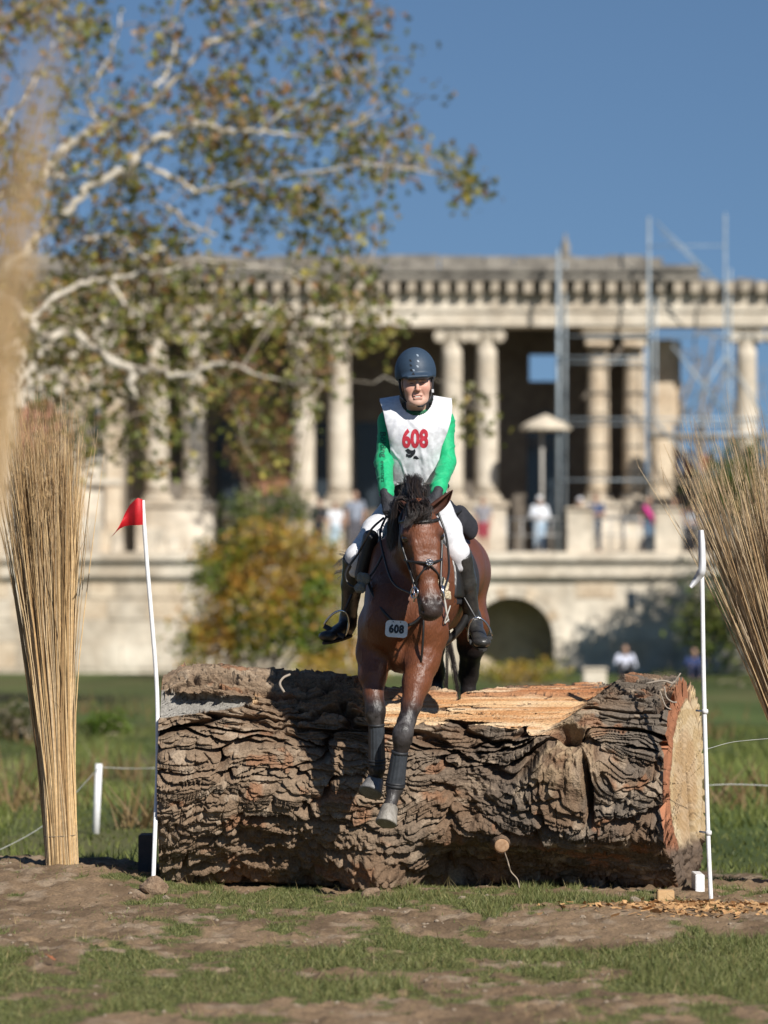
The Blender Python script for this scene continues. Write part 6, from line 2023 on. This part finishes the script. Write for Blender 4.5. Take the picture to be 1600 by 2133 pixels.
    v.ell(Hd(0, -.116, .038), (.086, .026, .010), HMx, .02)
    v.ell(Hd(0, .012, .02), (.080, .105, .100), HMx, .005, 's')
    hm = v.build('helmet', mat('helmet_shell', (.032, .055, .088), .55, (.028, .048, .078), 60, bump=.08, bscale=400, spec=.4), root)
    hb = BVHTree.FromPolygons([tuple(v_.co) for v_ in hm.data.vertices], [tuple(p.vertices) for p in hm.data.polygons])
    def hquad(px, py, w, h, m, name, sh=0.0):
        b = MB(); b.add([onto(hb, px - w + sh, py + h, .0015), onto(hb, px + w + sh, py + h, .0015), onto(hb, px + w - sh, py - h, .0015), onto(hb, px - w - sh, py - h, .0015)], [(0, 1, 2, 3)]); b.build(name, m, hm)
    hol = mat('vent_hole', (.006, .008, .012), .8); shi = mat('vent_edge', (.25, .3, .36), .3)
    for (px, py, m) in ((855, 751, hol), (856, 761, hol), (857, 771, hol), (870, 740, shi), (871, 752, shi), (870, 763, shi), (862, 771, shi)):
        hquad(px, py, 2.0, 2.2, m, 'vent', 1.0)
    b = MB(); b.add([onto(hb, 857, 781, .0015), onto(hb, 865, 781, .0015), onto(hb, 861, 775, .0015)], [(0, 1, 2)]); b.build('maker_mark', hol, hm)
    chin = Hd(.012, -.075, -.126)
    for s in (-1, 1):
        part_tube('chin_strap', smoothpath([Hd(s * .093, -.02, .035), Hd(s * .087, -.025, -.03), Hd(s * .070, -.035, -.085), chin + V(s * .012, 0, 0)], 5), .0055, black, hm, 8)
        part_tube('chin_strap', smoothpath([Hd(s * .092, .04, .03), Hd(s * .088, .015, -.03), Hd(s * .076, -.02, -.075)], 5), .005, black, hm, 8)
    part_tube('chin_strap', [chin + V(-.014, -.002, 0), chin + V(.014, -.002, 0)], .006, black, hm, 8)
    b = MB(); b.box((.082, -.036, -.052), (.094, -.018, -.034), HMx); b.build('buckle', mat('grey_plastic', (.55, .56, .58), .4), hm)
    # hair at the temples
    hm_ = mat('brown_hair', (.10, .06, .035), .6)
    for s in (-1, 1):
        P = [[np.array(Hd(s * (.073 + .002 * random.random()), -.03 + .05 * random.random(), .03)) for _ in range(1)][0] for _ in range(50)]
        P = np.stack([np.stack([p, p + np.array([s * .001, -.003, -.018]), p + np.array([0, -.004, -.034 - .012 * random.random()])]) for p in P])
        link('hair', ribbon_mesh('hair', P, np.full(50, .0014)), hm_, root)
build_rider()

# ------------------------------------------------------------------ spectators
def spectator(px, py, Y, h, label, top, legs, hair=(.05, .035, .025), hat=None, skin_c=(.42, .25, .17), pose='stand', long_sleeve=False, skirt=False, sash=None, face=0.0, shorts=False):
    """px,py: feet in the photograph"""
    f = W(px, py, Y)
    root = empty('person', f, label, 'person', 'people watching by the palace')
    R = Matrix.Translation(f) @ Matrix.Rotation(face, 4, 'Z') @ Matrix.Scale(h / 1.75, 4)
    k = h / 1.75; Q = lambda x, y, z: R @ V(x, y, z)
    sk = mat('skin_%d' % int(px), skin_c, .6); tm = mat('top_%d' % int(px), top, .8); lm_ = mat('trousers_%d' % int(px), legs, .8); hm_ = mat('hair_%d' % int(px), hair, .7)
    if pose == 'sit':
        hipz = .18
        J = dict(hip=(0, .1, hipz), chest=(0, .0, .50), neck=(0, -.03, .68), head=(0, -.06, .82))
        kn = [(s * .16, -.35, .45) for s in (-1, 1)]; an = [(s * .14, -.55, .06) for s in (-1, 1)]; el = [(s * .26, -.16, .38) for s in (-1, 1)]; wr = [(s * .12, -.38, .46) for s in (-1, 1)]
    else:
        J = dict(hip=(0, 0, .95), chest=(0, 0, 1.28), neck=(0, 0, 1.48), head=(0, -.015, 1.62))
        kn = [(s * .10, -.01, .50) for s in (-1, 1)]; an = [(s * .11, .02, .08) for s in (-1, 1)]
        bent = pose == 'fold'
        el = [(s * .27, -.02, 1.13) for s in (-1, 1)]; wr = [(s * (.08 if bent else .24), -.22 if bent else -.08, 1.15 if bent else .90) for s in (-1, 1)]
    sh = [(s * .18, 0, J['chest'][2] + .13) for s in (-1, 1)]
    lo = np.array(f) - .75 * k; lo[2] = f.z - .03; hi = np.array(f) + .75 * k; hi[2] = f.z + 1.85 * k
    def vol(h_=.022): return Vol(lo, hi, h_ * k)
    v = vol(.018)
    v.ecap(Q(*J['hip']), Q(*J['chest']), (.15 * k, .10 * k), (.16 * k, .10 * k), (1, 0, 0), .05)
    v.cap(Q(*J['chest']), Q(*J['neck']), .09 * k, .05 * k, .05); v.cap(Q(*J['neck']), Q(*J['head']), .05 * k, .06 * k, .03)
    v.ell(Q(*J['head']), (.08 * k, .098 * k, .118 * k), None, .02); v.ell(Q(J['head'][0], J['head'][1] - .10, J['head'][2] - .02), (.014 * k, .02 * k, .02 * k), None, .01)
    for i in (0, 1):
        v.chain([(Q(*sh[i]), .055 * k), (Q(*el[i]), .043 * k), (Q(*wr[i]), .032 * k), (Q(wr[i][0], wr[i][1] - .02, wr[i][2] - .08), .035 * k)], .03)
        v.chain([(Q(J['hip'][0] + (i * 2 - 1) * .09, J['hip'][1], J['hip'][2] - .02), .09 * k), (Q(*kn[i]), .062 * k), (Q(*an[i]), .042 * k)], .04)
        v.cap(Q(an[i][0], an[i][1], an[i][2] - .03), Q(an[i][0], an[i][1] - .15, .04), .045 * k, .038 * k, .02)
    v.build('body', sk, root)
    v = vol()
    v.ecap(Q(*J['hip']), Q(*J['chest']), (.175 * k, .125 * k), (.185 * k, .125 * k), (1, 0, 0), .05); v.cap(Q(*J['chest']), Q(J['neck'][0], J['neck'][1], J['neck'][2] - .06), .11 * k, .07 * k, .05)
    for i in (0, 1):
        e = el[i] if not long_sleeve else None
        v.chain([(Q(*sh[i]), .072 * k), (Q(*[a + (b_ - a) * .6 for a, b_ in zip(sh[i], el[i])]), .062 * k)], .03)
        if long_sleeve: v.chain([(Q(*sh[i]), .07 * k), (Q(*el[i]), .058 * k), (Q(*wr[i]), .046 * k)], .03)
    v.build('shirt', tm, root)
    v = vol()
    v.ecap(Q(J['hip'][0], J['hip'][1], J['hip'][2] + .05), Q(J['hip'][0], J['hip'][1], J['hip'][2] - .08), (.17 * k, .12 * k), (.18 * k, .13 * k), (1, 0, 0), .04)
    for i in (0, 1):
        p0 = Q(J['hip'][0] + (i * 2 - 1) * .09, J['hip'][1], J['hip'][2] - .04)
        if shorts: v.cap(p0, Q(*[a + (b_ - a) * .9 for a, b_ in zip((J['hip'][0] + (i * 2 - 1) * .09, J['hip'][1], J['hip'][2]), kn[i])]), .10 * k, .09 * k, .04)
        else: v.chain([(p0, .10 * k), (Q(*kn[i]), .078 * k), (Q(an[i][0], an[i][1], an[i][2] + .03), .062 * k)], .04)
    v.build('trousers', lm_, root)
    v = vol(.016)
    hd = J['head']
    if hat:
        v.ell(Q(hd[0], hd[1] + .01, hd[2] + .06), (.098 * k, .112 * k, .085 * k), None, .02); v.ell(Q(hd[0], hd[1] - .09, hd[2] + .045), (.08 * k, .075 * k, .018 * k), None, .02)
        v.build('cap', mat('cap_%d' % int(px), hat, .8), root)
    else:
        v.ell(Q(hd[0], hd[1] + .03, hd[2] + .035), (.094 * k, .098 * k, .105 * k), None, .02)
        v.ell(Q(hd[0], hd[1] - .09, hd[2] - .03), (.06 * k, .05 * k, .085 * k), None, .02, 's')
        v.build('hair', hm_, root)
    if sash:
        b = MB(); b.tube([Q(-.17, -.12, 1.44), Q(-.05, -.17, 1.25), Q(.10, -.17, 1.02), Q(.15, -.13, .88)], .07 * k, 8); b.build('jacket', mat('sash_%d' % int(px), sash, .8), root, smooth=True)
    return root
SPY = 121.0
FZ = HORIZON - (FLOOR - EYE) / SPY * FPX
for a in [
        (1124, FZ, SPY, 1.80, 'spectator in white shirt, white cap and pale blue jeans on the terrace', (.70, .72, .76), (.42, .55, .68)),
        (1241, FZ, SPY, 1.88, 'spectator in navy shirt and dark trousers beside the terrace pier', (.05, .08, .17), (.05, .06, .08)),
        (1352, FZ, SPY, 1.80, 'spectator with a bright pink jacket slung over jeans by the terrace rail', (.06, .055, .06), (.12, .19, .28)),
        (665, FZ, SPY, 1.72, 'spectator in black clothes left of the rider on the terrace', (.015, .015, .018), (.02, .02, .025)),
        (698, FZ, SPY, 1.62, 'spectator in white shirt next to the one in black', (.72, .73, .76), (.40, .52, .60)),
        (1006, FZ, SPY, 1.78, 'spectator in grey top and red shorts behind the rump of the horse', (.25, .24, .26), (.30, .04, .06))]:
    px = a[0]
    spectator(*a[:5], a[5], a[6], hat=(.8, .8, .8) if px == 1124 else None, pose='fold' if px in (1124, 1241, 665) else 'stand', long_sleeve=px in (1124, 665),
              sash=(.75, .05, .30) if px == 1352 else None, shorts=px == 1006, face=random.uniform(-.4, .4))
spectator(1208, FZ, SPY + 1.5, 1.78, 'spectator in a pale cap and tan top behind the terrace pier right of the parasol', (.42, .24, .17), (.2, .18, .16), hat=(.72, .72, .76))
spectator(740, FZ, BY - 1.0, 2.0, 'spectator in grey blue shirt standing above the others by the left columns', (.24, .27, .33), (.1, .1, .12))
spectator(1404, FZ, SPY + 1.0, 1.75, 'spectator in a rust red top behind the second terrace pier', (.32, .10, .08), (.08, .08, .1))
spectator(1437, FZ, SPY, 1.5, 'spectator in pale grey top and black trousers at the shaded end of the terrace', (.38, .40, .43), (.02, .02, .025), pose='fold')
gy0 = 106.0
spectator(1302, HORIZON + (EYE + .12) / gy0 * FPX, gy0, 1.75, 'spectator in white shirt and black trousers sitting on the grass below the podium', (.62, .64, .74), (.012, .012, .016), pose='sit', long_sleeve=True)
spectator(1446, HORIZON + (EYE + .12) / gy0 * FPX, gy0, 1.6, 'person in dark blue sitting in the shade beside the white flag pole', (.02, .04, .13), (.015, .02, .05), pose='sit', long_sleeve=True)
